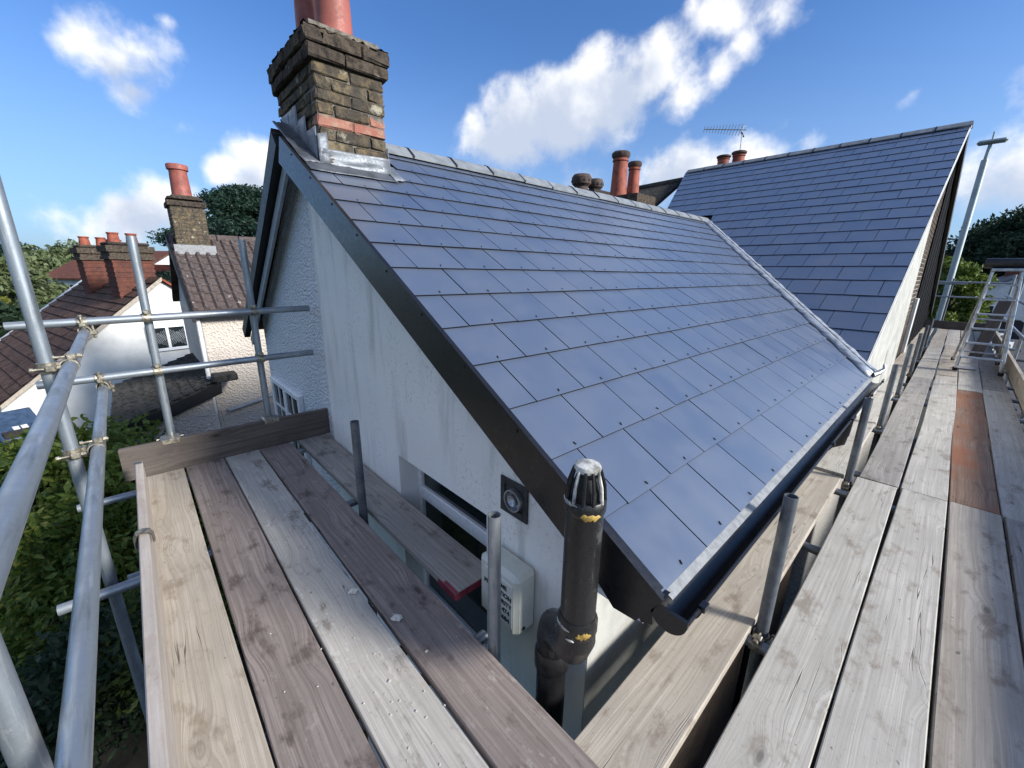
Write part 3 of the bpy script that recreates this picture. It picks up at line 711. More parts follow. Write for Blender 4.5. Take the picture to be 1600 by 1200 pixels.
# cross gable end
gx = -.575
gw = MB().prism([(gx, GY0 + .28, GZ), (gx, GY0 + .28, EZ + .04), (gx, R2Y, R2Z - .14), (gx, 17.8, EZ - .1), (gx, 17.8, GZ)], (-.25, 0, 0)).build('gable_wall', 'white_mortar', house)
gw['label'] = 'brown brick gable end of the cross wing'
bw = MB(); ci = 0; z = -.25
while z < R2Z - .2:
    y = GY0 + .3 + (.11 if ci % 2 else 0)
    while y < 17.6:
        zt = min(EZ + (y - GY0) * TP, EZ + (y + .2 - GY0) * TP, R2Z - (y + .2 - R2Y) * TP, R2Z - (y - R2Y) * TP) - .17
        if z + .07 < zt and 8.4 < y < 11.3:
            j = random.uniform(0, .004); bw.box((gx - .01, y, z), (gx + .006 + j, y + .213, z + .062))
        y += .226
    ci += 1; z += .076
stuff(bw.build('bricks', 'brown_brick', gw))
zg = lambda y: EZ + (y - GY0) * TP
MB().prism([(GX0 - .005, GY0, EZ - .012), (GX0 - .005, 8.45, zg(8.45) - .012), (GX0 - .005, 8.55, EZ - .8), (GX0 - .005, GY0 + .02, EZ - .8)], (-.03, 0, 0)).build('rendered_panel', 'cream_render', house)
MB().prism([(GX0 - .005, 8.46, zg(8.46) - .012), (GX0 - .005, R2Y, R2Z - .012), (GX0 - .005, R2Y, R2Z - .15), (GX0 - .005, 8.46, zg(8.46) - .15)], (-.03, 0, 0)).build('bargeboard', 'white_paint', house)
for i in range(17):
    y_ = 11.35 + i * .40; MB().prism([(gx + .03 + .006 * (i % 2), y_, -.6), (gx + .03 + .006 * (i % 2), y_ + .385, -.6), (gx + .03 + .006 * (i % 2), y_ + .385, max(R2Z - (y_ + .385 - R2Y) * TP - .12, EZ - .3)), (gx + .03 + .006 * (i % 2), y_, max(min(R2Z - .12, R2Z - (y_ - R2Y) * TP - .12), EZ - .3))], (-.028, 0, 0)).build('cladding_board', 'tarred_timber', house)
MB().prism([(GX0 - .036, GY0 + .1, EZ - .0), (GX0 - .036, R2Y, R2Z - .06), (GX0 - .036, R2Y, R2Z - .085), (GX0 - .036, GY0 + .1, EZ - .03)], (-.068, 0, 0)).build('soffit', 'white_paint', house)
MB().prism([(GX0 + .004, R2Y, R2Z - .0), (GX0 + .004, 18.05, EZ - .02), (GX0 + .004, 18.05, EZ - .3), (GX0 + .004, R2Y, R2Z - .28)], (-.05, 0, 0)).build('bargeboard', 'black_timber', house)
MB().box((gx + .012, 10.95, -.3), (gx + .06, 11.33, 1.0)).build('corner_board', 'white_paint', house)
MB().prism([pl2(-.008, 0, .018), pl2(-.008, L2, .018), pl2(-.008, L2, -.012), pl2(-.008, 0, -.012)], (.006, 0, 0)).build('verge_strip', 'white_paint', house)
# older tiled roof behind
ot = thing('tiled_roof_wing', (-7, 11, GZ), 'older wing with mossy dark tiled roof behind the slate ridges', 'building')
om = MB()
q0, q1 = on(955, 305, 1, 11.2), on(1066, 284.5, 1, 11.2)
MB().prism([q0, q1 + Vector((.0, 0, 0)), q1 + Vector((0, -2.4, -1.35)), q0 + Vector((0, -2.4, -1.35))], (0, 0, -.06)).build('roof', 'dark_tile', ot)
MB().box((q0.x, 9.0, GZ), (q1.x, 11.0, q0.z - 1.6)).build('wall', 'painted_render', ot)
dd = (q1 - q0); nt_ = 22; sdir = Vector((0, -2.4, -1.35)).normalized()
for r in range(7):
    for c in range(nt_):
        p = q0 + dd * (c / nt_) + sdir * (.05 + r * .30); e = dd / nt_ * .5
        om.prism([p + Vector((0, 0, .02)), p + e + Vector((0, 0, .06)), p + e * 1.8 + Vector((0, 0, .02))], sdir * .31)
stuff(om.build('tiles', 'dark_tile', ot))
MB().tube(q0 + Vector((0, 0, .03)), q1 + Vector((0, 0, .03)), .09, 8).build('ridge', 'dark_tile', ot)

# ------------------------------------------------------------------ chimney on the ridge
CZ0, CZ1 = 1.78, 2.665
ch = MB().box((CHX0 + .014, CHY0 + .012, 2.10), (CHX1 - .012, CHY1 - .012, CZ1 + .21)).build('chimney', 'mortar', house)
ch['label'] = 'weathered mixed brick chimney stack with lead flashing'
def brick_mesh(L, W, H, seed):
    g_ = random.Random(seed); m = MB().cbox((0, 0, 0), (L, W, H), .008)
    m.v = [(x + g_.gauss(0, .0045), y + g_.gauss(0, .0045), z + g_.gauss(0, .003)) for x, y, z in m.v]; return m.mesh('brick')
BM = {}
def brick(lo, hi, mat, parent):
    rz_ = max(EZ + (EX - lo[0]) * TT, EZ + (EX - hi[0]) * TT) if lo[0] > RX else RZ - LT * (RX - hi[0])
    if hi[2] < rz_ - .12: return
    d = tuple(round(b - a, 3) for a, b in zip(lo, hi)); k = (d, random.randint(0, 2), mat)
    if k not in BM: BM[k] = brick_mesh(*d, len(BM))
    link(BM[k], 'brick', mat, parent, False, Matrix.Translation(Vector(lo) + Vector((random.gauss(0, .0025), random.gauss(0, .0025), 0))))
def course(x0, x1, y0, y1, z, h, k, mat, reds=()):
    lx, ly = x1 - x0, y1 - y0; t = .10; jn = .007
    # +X and -X faces run along Y, -Y and +Y faces along X
    for fi, (fx0, fx1) in enumerate(((x1 - t, x1), (x0, x0 + t))):
        cuts = [y0, y0 + .235, y1] if k % 2 else [y0, y0 + .115, y0 + .355, y1]
        for i in range(len(cuts) - 1):
            mm = 'red_brick' if (fi == 0 and (i in reds)) else mat
            brick((fx0, cuts[i] + jn / 2, z), (fx1, cuts[i + 1] - jn / 2, z + h - jn), mm, ch)
    for fy0, fy1 in ((y0, y0 + t), (y1 - t, y1)):
        xs = x0 + t + jn; cuts = [xs]; st = .225 if k % 2 else .115
        while cuts[-1] + st < x1 - t - .05: cuts.append(cuts[-1] + st); st = .225
        cuts.append(x1 - t - jn)
        for i in range(len(cuts) - 1):
            brick((cuts[i] + jn / 2 - .004, fy0, z), (cuts[i + 1] - jn / 2 + .004, fy1, z + h - jn), mat, ch)
nC = 12; hC = (CZ1 - CZ0) / nC
for k in range(nC):
    reds = (0,) if k == 8 else (1,) if k == 7 else ()
    if k == 7: reds = (0, 1)
    if k == 8: reds = (2,)
    course(CHX0, CHX1, CHY0, CHY1, CZ0 + k * hC, hC, k, 'stock_brick', reds)
for k, o_ in enumerate((.030, .042)):
    course(CHX0 - o_, CHX1 + o_, CHY0 - o_, CHY1 + o_, CZ1 + k * .078, .078, k + 1, 'soot_brick')
fl = MB(); nx, ny = 26, 18
zt0 = CZ1 + .15
def fz(i, j):
    a = min(i, nx - i) / nx * 2; b = min(j, ny - j) / ny * 2; e = min(a, b)
    return zt0 + .012 + .085 * min(1, e * 1.6) + random.gauss(0, .009)
fl.add([(CHX0 - .04 + (CHX1 - CHX0 + .08) * i / nx + random.gauss(0, .008), CHY0 - .04 + (CHY1 - CHY0 + .08) * j / ny + random.gauss(0, .008), fz(i, j)) for i in range(nx + 1) for j in range(ny + 1)],
       [(i * (ny + 1) + j, (i + 1) * (ny + 1) + j, (i + 1) * (ny + 1) + j + 1, i * (ny + 1) + j + 1) for i in range(nx) for j in range(ny)])
fl.box((CHX0 - .035, CHY0 - .035, zt0 - .01), (CHX1 + .035, CHY1 + .035, zt0 + .012))
fl.build('flaunching', 'soot_brick', ch)
def pot(c, r, h, mat, parent, name='chimney_pot', soot=False, lip=1.18):
    pr_ = [(r * 1.03, 0), (r, .03), (r * .88, h * .80), (r * .90, h * .82), (r * lip * .9, h * .84), (r * lip * .92, h * .97), (r * lip * .86, h), (r * .72, h), (r * .70, h - .15), (0.00001, h - .16)]
    return MB().lathe(c, pr_, 24).build(name, mat, parent, True)
pot((-3.215, 1.315, zt0 + .06), .118, .62, 'terracotta', ch)
pot((-3.60, 1.315, zt0 + .06), .118, .64, 'terracotta', ch)
# lead work round the chimney
ls = lambda x: EZ + (EX - x) * TT
fl_ = MB()
def sheet(name, pts, mat, parent, th=.004, sub=8, amp=.005):
    """wrinkled lead sheet between four corners"""
    a, b, c, d = [Vector(p) for p in pts]; n = (b - a).cross(d - a).normalized(); vs = []
    for i in range(sub + 1):
        for j in range(sub + 1):
            u, v = i / sub, j / sub; e = 0 if i in (0, sub) else 1
            vs.append(a.lerp(b, u).lerp(d.lerp(c, u), v) + n * random.gauss(0, amp) + (b - a).normalized() * random.gauss(0, amp * .4) * e)
    m = MB().add(vs, [(i * (sub + 1) + j, (i + 1) * (sub + 1) + j, (i + 1) * (sub + 1) + j + 1, i * (sub + 1) + j + 1) for i in range(sub) for j in range(sub)])
    o = m.build(name, mat, parent, True); md = o.modifiers.new('thick', 'SOLIDIFY'); md.thickness = th; return o
cx = CHX1 + .006
sheet('apron_upstand', [(cx, CHY0 - .01, ls(cx) + .02), (cx, CHY1 + .015, ls(cx) + .02), (cx + .004, CHY1 + .015, ls(cx) + .135), (cx + .004, CHY0 - .01, ls(cx) + .12)], 'lead', ch, amp=.004)
sheet('apron', [pl1(.01, (EX - CHX1) / math.cos(TH) - .13, .027), pl1(CHY1 + .02 - VY, (EX - CHX1) / math.cos(TH) - .11, .027), pl1(CHY1 + .02 - VY, (EX - CHX1) / math.cos(TH) + .02, .03), pl1(.01, (EX - CHX1) / math.cos(TH) + .02, .03)], 'dark_lead', ch, amp=.0012)
sheet('saddle', [pl1(.004, (EX - CHX1) / math.cos(TH) - .01, .034), pl1(CHY0 - VY - .004, (EX - CHX1) / math.cos(TH) - .01, .034), pl1(CHY0 - VY - .004, L1 - .02, .045), pl1(.004, L1 - .02, .045)], 'dark_lead', ch, amp=.003)
for i in range(4):
    xa = CHX1 - .01 - i * .17; xb = xa - .18
    sheet('step_flashing', [(xa, CHY0 - .008, ls(xa) + .02), (xb, CHY0 - .008, ls(xb) + .02), (xb, CHY0 - .011, ls(xb) + .13 if xb > RX else RZ + .1), (xa, CHY0 - .011, ls(xb) + .135 if xb > RX else RZ + .1)], 'lead', ch, sub=4, amp=.002)
sheet('corner_flashing', [(cx + .002, CHY0 - .012, ls(cx) + .015), (cx + .004, CHY0 + .06, ls(cx) + .015), (cx + .006, CHY0 + .05, ls(cx) + .22), (cx + .004, CHY0 - .012, ls(cx) + .20)], 'lead', ch, sub=4, amp=.003)
sheet('side_flashing', [pl1(CHY1 - VY + .0, (EX - CHX1) / math.cos(TH) - .10, .03), pl1(CHY1 - VY + .10, (EX - CHX1) / math.cos(TH) - .06, .03), pl1(CHY1 - VY + .09, (EX - CHX1) / math.cos(TH) + .35, .03), pl1(CHY1 - VY + .0, (EX - CHX1) / math.cos(TH) + .35, .06)], 'lead', ch, amp=.002)
sheet('side_upstand', [(cx - .02, CHY1 + .012, ls(cx) + .0), (cx - .30, CHY1 + .012, ls(cx - .30)), (cx - .30, CHY1 + .01, ls(cx - .30) + .14), (cx - .0, CHY1 + .01, ls(cx) + .20)], 'lead', ch, sub=4, amp=.003)

# chimneys standing behind the ridges
def stack(c, sx, sy, zb, zt, pots, label, mat='soot_brick', group=None):
    t = thing('chimney_stack', (c[0], c[1], zb), label, 'chimney', group)
    m = MB().box((c[0] - sx, c[1] - sy, zb), (c[0] + sx, c[1] + sy, zt - .16)); m.box((c[0] - sx - .05, c[1] - sy - .05, zt - .16), (c[0] + sx + .05, c[1] + sy + .05, zt))
    m.build('stack', mat, t)
    for (dx, dy, r, h, kind) in pots:
        p = Vector((c[0] + dx, c[1] + dy, zt - .01))
        if kind == 'tall':
            o = MB().lathe(p, [(r * 1.1, 0), (r * 1.02, h * .1), (r * .86, h * .78), (r * .98, h * .80), (r * .98, h * .83), (r * .88, h * .84), (r * .90, h * .88), (.0001, h * .88)], 18).build('chimney_pot', 'old_terracotta', t, True)
            MB().lathe(p + Vector((0, 0, h * .86)), [(r * .92, 0), (r * 1.12, h * .05), (r * 1.12, h * .11), (r * .95, h * .14), (r * .7, h * .14), (.0001, h * .08)], 18).build('pot_rim', 'pot_soot', o, True)
        else:
            o = MB().lathe(p, [(r * .8, 0), (r * .72, h * .35), (r * 1.05, h * .5), (r * 1.1, h * .85), (r * .9, h), (r * .6, h), (.0001, h * .7)], 18).build('chimney_pot', 'pot_soot' if kind == 'stub' else 'old_terracotta', t, True)
            k = MB()
            for i in range(12): a = i * math.pi / 6; k.box((-.018, -.012, 0), (.018, .012, .045), Matrix.Translation(p + Vector((math.cos(a) * r * 1.08, math.sin(a) * r * 1.08, h * .6))) @ Matrix.Rotation(a + math.pi / 2, 4, 'Z'))
            k.build('vent_slots', 'soot', o)
    return t
c1 = dep(978, 300, 7.4); b1_ = dep(966, 302, 7.4); b2_ = dep(988, 305, 7.7)
stack((c1.x, c1.y), .38, .26, 1.0, c1.z - .10, [(b1_.x - c1.x, b1_.y - c1.y, .145, .76, 'tall'), (b2_.x - c1.x, b2_.y - c1.y, .115, .68, 'tall')], 'hidden stack with two tall terracotta chimney pots rising behind the slate ridge')
c2 = dep(918, 297, 8.6); b1_ = dep(908, 297, 8.6); b2_ = dep(930, 297, 8.8)
stack((c2.x, c2.y), .36, .26, .8, c2.z - .06, [(b1_.x - c2.x, b1_.y - c2.y, .19, .36, 'stub'), (b2_.x - c2.x, b2_.y - c2.y, .15, .32, 'stub')], 'hidden stack with two squat vented sooty pots peeping over the slate ridge')
c3 = dep(1140, 275, 14.5); b1_ = dep(1127, 275, 14.5); b2_ = dep(1150, 275, 14.5); b3_ = dep(1166, 275, 15.2)
stack((c3.x, c3.y), .55, .4, 1.5, c3.z, [(b1_.x - c3.x, b1_.y - c3.y, .21, .66, 'tall'), (b2_.x - c3.x, b2_.y - c3.y, .22, .80, 'tall'), (b3_.x - c3.x, b3_.y - c3.y, .16, .55, 'tall')], 'far stack with three terracotta pots behind the tall gable ridge, carrying the aerial')
an = thing('television_aerial', dep(1152, 275, 14.4), 'thin rooftop television aerial above the far chimney pots', 'aerial')
p0, p1 = dep(1152, 275, 14.4), dep(1161, 197, 14.4)
MB().tube(p0, p1, .02, 8).build('mast', 'aluminium', an)
b0, b1 = dep(1100, 202, 14.6), dep(1166, 203, 14.3)
MB().tube(b0, b1, .016, 6).build('boom', 'aluminium', an)
for i in range(13):
    q = b0.lerp(b1, i / 14 + .01); L = .14 + .012 * i; v_ = (b1 - b0).cross(Vector((0, 0, 1))).normalized()
    v_ = (v_ + Vector((0, 0, .45))).normalized()
    MB().tube(q - v_ * L, q + v_ * L, .009, 5).build('element', 'aluminium', an)
for k in (-1, 1): MB().box((-.03, -.14, -.01), (.03, .14, .01), Matrix.Translation(b1 + Vector((-.1, 0, .12 * k))) @ Matrix.Rotation(.4 * k, 4, 'X')).build('reflector', 'aluminium', an)

# ------------------------------------------------------------------ things on the gable wall
vp = thing('soil_vent_pipe', (-.72, .96, GZ), 'flaking black soil vent pipe with caged cap rising past the eaves corner', 'pipe')
VX, VYp = -.588, .83; LX, LY = -.750, .915
MB().tube((VX, VYp, .385), (VX, VYp, .775), .053, 28).build('upper_pipe', 'flaky_black_paint', vp, True)
col_ = MB().lathe((VX, VYp, .345), [(.056, 0), (.061, .01), (.061, .045), (.0545, .06)], 28).build('collar', 'flaky_black_paint', vp, True)
def smear(parent, a0, a1, z0, rr_, mat, n=10, amp=.012):
    m = MB(); vs = []
    for i in range(n + 1):
        a_ = a0 + (a1 - a0) * i / n; e = math.sin(math.pi * i / n) ** .5; h0 = amp * e * random.uniform(.4, 1.3); h1 = amp * e * random.uniform(.3, 1.2)
        for zz, k in ((z0 - h0, 0), (z0 - h0 * .4, .0025), (z0 + h1 * .4, .0025), (z0 + h1, 0)): vs.append((VX + (rr_ + k) * math.cos(a_), VYp + (rr_ + k) * math.sin(a_), zz))
    m.add(vs, [(i * 4 + k, (i + 1) * 4 + k, (i + 1) * 4 + k + 1, i * 4 + k + 1) for i in range(n) for k in range(3)])
    return m.build('sealant', mat, parent, True)
smear(col_, -2.4, -1.3, .382, .0602, 'worn_paint', 16, .007); smear(col_, -1.0, -.2, .372, .0612, 'yellow_sealant', 12, .014); smear(col_, -1.5, -1.05, .352, .0612, 'worn_paint', 8, .006)
MB().path([(VX, VYp, .36), (VX, VYp, .315), (VX - .018, VYp + .010, .268), (VX - .065, VYp + .032, .236), (LX + .06, LY - .03, .215), (LX + .016, LY - .008, .18), (LX, LY, .125), (LX, LY, .07)], [.056, .059, .061, .060, .059, .060, .059, .057], 24).build('swan_neck', 'flaky_black_paint', vp, True)
MB().lathe((LX, LY, -.01), [(.0575, 0), (.064, .01), (.064, .07), (.059, .085)], 24).build('collar', 'flaky_black_paint', vp, True)
MB().tube((LX, LY, GZ), (LX, LY, .0), .055, 24).build('lower_pipe', 'flaky_black_paint', vp, True)
MB().tube((LX, LY, .0), (LX + .07, WY, .03), .008, 8).build('bracket', 'worn_paint', vp)
cap = MB().lathe((VX, VYp, .755), [(.055, 0), (.058, .008), (.058, .035), (.053, .043), (.047, .045), (.0001, .045)], 28).build('cage_cap', 'flaky_black_paint', vp, True)
MB().lathe((VX, VYp, .878), [(.036, 0), (.0375, .008), (.034, .016), (.02, .021), (.0001, .022)], 24).build('cap_top', 'worn_paint', cap, True)
for i in range(12):
    a = i * math.pi / 6; ca, sa = math.cos(a), math.sin(a)
    MB().path([(VX + .053 * ca, VYp + .053 * sa, .795), (VX + .049 * ca, VYp + .049 * sa, .84), (VX + .036 * ca, VYp + .036 * sa, .884)], [.0052, .005, .0042], 6).build('cage_bar', 'flaky_black_paint' if i % 3 else 'worn_paint', cap, True)
MB().lathe((VX, VYp, .785), [(.045, 0), (.042, .04), (.03, .075), (.0001, .075)], 16).build('cage_core', 'black_timber', cap, True)
smear(cap, -1.15, -.15, .765, .0582, 'yellow_sealant', 12, .013); smear(cap, -2.6, -1.3, .792, .0576, 'worn_paint', 14, .008)

ab = thing('alarm_box', (-1.2, WY, -.08), 'off-white burglar alarm box with black lettering on the gable wall', 'alarm box')
AX0, AX1, AZ0, AZ1 = -1.235, -.985, -.125, .175; AY = WY - .125
MB().cbox((AX0, AY, AZ0), (AX1, WY - .001, AZ1), .020).build('case', 'alarm_plastic', ab)
MB().cbox((AX0 + .045, AY - .003, AZ0 + .04), (AX1 - .022, AY + .004, AZ1 - .04), .003).build('label_plate', 'alarm_plastic', ab)
MB().tube((AX1 - .004, AY + .045, AZ0 + .035), (AX1 + .003, AY + .045, AZ0 + .035), .009, 10).build('screw', 'soot', ab)
def text(s, size, loc, rot, mat, parent, name='lettering', align='RIGHT', bold=.008, shear=.0):
    cu = bpy.data.curves.new(name, 'FONT'); cu.body = s; cu.size = size; cu.align_x = align; cu.extrude = .0008; cu.offset = bold * size; cu.shear = shear
    o = bpy.data.objects.new('tmp', cu); COL.objects.link(o)
    me = bpy.data.meshes.new_from_object(o.evaluated_get(bpy.context.evaluated_depsgraph_get()))
    bpy.data.objects.remove(o); me.materials.clear()
    return link(me, name, mat, parent, False, Matrix.Translation(loc) @ rot)
RT = Matrix.Rotation(rad(90), 4, 'X')
for i, (s_, sz) in enumerate((('CRIME', .030), ('PREVENTION', .030), ('SECURITY', .030), ('01474', .032), ('535684', .032))):
    text(s_, sz, (AX1 - .026 - (.03 if i == 0 else .012 if i > 2 else 0), AY - .0042, AZ1 - .082 - i * .039), RT, 'print_black', ab, bold=.02)
fu = thing('flue_terminal', (-1.13, WY, .43), 'square sooty boiler flue terminal with silver duct set in the gable wall', 'flue')
FX, FZ = -1.135, .44
fr = MB()
for a, b in (((-.085, -.085), (-.058, .085)), ((.058, -.085), (.085, .085)), ((-.058, .055), (.058, .085)), ((-.058, -.085), (.058, -.05))):
    fr.cbox((FX + a[0], WY - .010, FZ + a[1]), (FX + b[0], WY + .0, FZ + b[1]), .002)
fr.box((FX - .058, WY - .0015, FZ - .05), (FX + .058, WY, FZ + .055)); fr.build('plate', 'soot', fu)
MB().lathe((FX + .012, WY - .002, FZ + .005), [(.050, 0), (.050, .03), (.044, .03), (.042, .004), (.0001, .004)], 24, (0, -1, 0)).build('duct', 'flue_metal', fu, True)
MB().lathe((FX + .012, WY - .004, FZ + .005), [(.026, 0), (.026, .03), (.022, .03), (.0001, .012)], 20, (0, -1, 0)).build('inner_duct', 'flue_metal', fu, True)

# ------------------------------------------------------------------ scaffold
TR = .02415
scf = thing('scaffold', (-.9, .2, GZ), 'galvanised tube scaffold carrying the boarded walkways round the house', 'scaffold')
def pole(name, p0, p1, mat='galvanised_tube', r=TR, parent=None):
    p0, p1 = Vector(p0), Vector(p1); L = (p1 - p0).length
    m = MB().tube((0, 0, 0), (0, 0, L), r, 20, hollow=True)
    mw = Matrix.Translation(p0) @ (p1 - p0).to_track_quat('Z', 'Y').to_matrix().to_4x4()
    return m.build(name, mat, parent or scf, True, mw)
def band(m, p, ax, w=.048, r=TR):
    ax = Vector(ax).normalized(); p = Vector(p)
    m.lathe(p - ax * w / 2, [(r + .001, 0), (r + .007, .0), (r + .007, w), (r + .001, w), (r + .001, 0)], 16, ax)
def coupler(p, axA, axB, off):
    """right-angle coupler: p on tube A, tube B offset by vector off"""
    p = Vector(p); A = Vector(axA).normalized(); B = Vector(axB).normalized(); off = Vector(off); o = off.normalized()
    m = MB(); band(m, p, A, .044); band(m, p + off, B, .044)
    M3 = Matrix((A, B, o)).transposed().to_4x4(); M3.translation = p + off * .5
    m.cbox((-.022, -.022, -.008), (.022, .022, .008), .004, M3)
    for q, ax, ot_ in ((p, B, A), (p + off, A, B)):
        e = q + ax * (TR + .014)
        m.tube(e - o * .045, e + o * .045, .0058, 8); m.tube(e + o * .030, e + o * .043, .011, 6); m.tube(e - o * .046, e - o * .036, .010, 6)
        m.cbox((-.016, -.016, -.012), (.016, .016, .012), .004, Matrix.Translation(e + o * .012))
    return m.build('coupler', 'steel_coupler', scf)
Zv, Yv, Xv = Vector((0, 0, 1)), Vector((0, 1, 0)), Vector((1, 0, 0))
# end of the gable walkway
XE = -3.66
pole('standard', (XE, .035, -.35), (XE, .068, 1.585)); pole('standard', (XE, .665, -.35), (XE, .67, 1.60))
XR = XE + .053
pole('guard_rail', (XR, -.55, 1.062), (XR, 1.06, 1.088)); pole('guard_rail', (XR, -.50, .708), (XR, 1.05, .722))
for y, z in ((.055, 1.073), (.05, .714), (.668, 1.082), (.668, .719)):
    coupler((XE, y, z), Zv, Yv, (.053, 0, 0))
# outer rails along the gable walkway
RY = -.245
pole('guard_rail', (XE + .02, RY, 1.005), (1.6, -.205, .925)); pole('guard_rail', (XE + .02, RY + .015, .648), (1.6, -.205, .44))
coupler((XR, RY, 1.066), Yv, Xv, (0, .002, -.055)); coupler((XR, RY + .012, .712), Yv, Xv, (0, .003, -.055))
for x in (-2.50, -1.06):
    pole('standard', (x, -.315, GZ), (x, -.300, 2.3))
    zz = 1.005 - .08 * (x - XE) / 5.2; z2 = .648 - .208 * (x - XE) / 5.2
    if x < -2: coupler((x, -.302, zz), Zv, Xv, (0, .062, 0)); coupler((x, -.305, z2), Zv, Xv, (0, .075, 0))
pole('ledger', (-3.9, -.165, -.115), (1.6, -.165, -.115), 'purple_paint'); pole('ledger', (-3.9, .80, -.115), (-.40, .80, -.115), 'dark_tube')
for x, y in ((-3.46, -.47), (-2.40, -.47), (-1.05, -.21)): pole('transom', (x, y, -.064), (x, .98 if x < -1.5 else .84, -.064), 'galvanised_tube')
for x in (-2.62, -1.3): pole('transom', (x, -.26, -.168), (x, .7, -.168))
pole('ledger', (-3.9, -.24, -1.7), (1.6, -.24, -1.7))
# short inner standards
def stub(x, y, mat, zt): pole('standard', (x, y, GZ), (x, y, zt), mat)
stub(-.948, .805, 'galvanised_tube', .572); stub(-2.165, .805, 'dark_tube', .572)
IX = -.281
for y, zt in ((1.735, .575), (3.66, .575), (5.36, .57), (7.0, .60), (8.9, .56), (10.6, .56), (12.4, .56)):
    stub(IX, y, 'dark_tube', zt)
    coupler((IX, y, -.105), Zv, Xv, (0, -.05, 0))
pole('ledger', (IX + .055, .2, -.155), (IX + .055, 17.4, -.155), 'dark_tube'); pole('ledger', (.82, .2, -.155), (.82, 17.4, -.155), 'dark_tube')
for y in [1.68, 2.6, 3.50, 3.95, 5.3, 6.9, 8.0, 8.9, 10.5, 12.2, 14, 16]: pole('transom', (-.62, y, -.103), (1.15, y, -.103), 'galvanised_tube' if random.random() < .6 else 'dark_tube')
for y in (2.5, 5.4, 8.5, 11.5, 14.6, 17.3): pole('standard', (.90, y, GZ), (.90, y, -.1 if y < 8 else 1.5), 'galvanised_tube')
pole('guard_rail', (.845, 7.6, .46), (.845, 17.5, .46)); pole('guard_rail', (.845, 9.2, .95), (.845, 17.5, .95))
YE = 17.42
pole('guard_rail', (-.72, YE, 1.29), (.95, YE, 1.27)); pole('guard_rail', (-.70, YE, .875), (.95, YE, .86)); pole('guard_rail', (-.70, YE + .06, 1.23), (.1, YE + .06, 1.23)); pole('standard', (-.2, YE + .06, GZ), (-.2, YE + .06, 1.38), 'dark_tube')
# toe boards
def board_obj(name, length, width, thick, mw, mat, parent=None, ends=True):
    m = MB(); n = 14; ch_ = .004; g_ = random.Random(hash((round(length, 3), round(mw.translation.x, 3), round(mw.translation.y, 3))) & 0xffff)
    prof = lambda w, t: [(-w / 2 + ch_, -t), (w / 2 - ch_, -t), (w / 2, -t + ch_), (w / 2, -ch_), (w / 2 - ch_, 0), (-w / 2 + ch_, 0), (-w / 2, -ch_), (-w / 2, -t + ch_)]
    vs = []; ph, p2 = g_.uniform(0, 6), g_.uniform(0, 6)
    for i in range(n + 1):
        x = length * i / n; dy = .003 * math.sin(x * 1.1 + ph); dw = .004 * math.sin(x * 1.7 + p2); dz = .0022 * math.sin(x * 1.4 + ph * 2); tw = .004 * math.sin(x * .8 + p2)
        vs += [(x + (g_.gauss(0, .002) if i in (0, n) else 0), y + dy + (dw if y > 0 else 0), z + dz + tw * y * 2) for y, z in prof(width, thick)]
    k = 8; fs = [(i * k + j, i * k + (j + 1) % k, (i + 1) * k + (j + 1) % k, (i + 1) * k + j) for i in range(n) for j in range(k)]
    fs = [q[::-1] for q in fs]
    fs += [tuple(range(k)), tuple(n * k + k - 1 - j for j in range(k))]
    fs = [q[::-1] if False else q for q in fs]
    m.add(vs, fs); me = m.mesh(name)
    bm = bmesh.new(); bm.from_mesh(me); bmesh.ops.recalc_face_normals(bm, faces=bm.faces); bm.to_mesh(me); bm.free()
    return link(me, name, mat, parent, False, mw)
def frame(o, x, y, z): B = Matrix((Vector(x), Vector(y), Vector(z))).transposed().to_4x4(); B.translation = Vector(o); return B
tb1 = board_obj('toe_board', 1.335, .228, .038, frame((-3.553, -.235, .112), (0, 1, 0), (0, 0, 1), (1, 0, 0)), 'wood_dark', scf); tb1['label'] = 'dark brown toe board across the walkway end'
tb2 = board_obj('toe_board', 4.8, .222, .038, frame((-3.34, -.166, .085), (1, 0, 0), (0, 0, 1), (0, -1, 0)), 'wood_fresh', scf, ) ; tb2['label'] = 'pale toe board on edge along the outer side of the gable walkway'
tb3 = board_obj('toe_board', 16.5, .222, .038, frame((.745, .85, .075), (0, 1, 0), (0, 0, -1), (-1, 0, 0)), 'wood_grey_warm', scf); tb3['label'] = 'toe board along the outer edge of the eaves walkway'
tb4 = board_obj('toe_board', 1.45, .222, .038, frame((-.62, 17.36, .075), (1, 0, 0), (0, 0, 1), (0, -1, 0)), 'wood_dark', scf); tb4['label'] = 'dark toe board closing the far end of the eaves walkway'
MB().box((-3.33, -.1665, .197), (-3.30, -.127, .1985)).build('end_band', 'dark_tube', tb2)
def clip_(p, ax):
    m = MB(); p = Vector(p)
    m.path([p + Vector((0, -.032, -.06)), p + Vector((0, -.032, -.01)), p + Vector((0, -.022, .012)), p + Vector((0, 0, .018)), p + Vector((0, .022, .012)), p + Vector((0, .032, -.01)), p + Vector((0, .032, -.045))], .006, 6)
    m.v = [(p.x + (v[0] - p.x) * 4.2, v[1], v[2]) for v in m.v]
    return m.build('toe_board_clip', 'steel_coupler', scf, True)
clip_((-2.35, -.147, .196), Xv)
for y in (.035, .667):
    m = MB(); band(m, (XE, y, .20), Zv, .05); m.cbox((XE + .0, y - .055, .195), (XE + .115, y + .055, .236), .008); m.tube((XE + .03, y - .075, .22), (XE + .03, y + .075, .22), .007, 8); m.build('toe_board_clip', 'steel_coupler', scf)

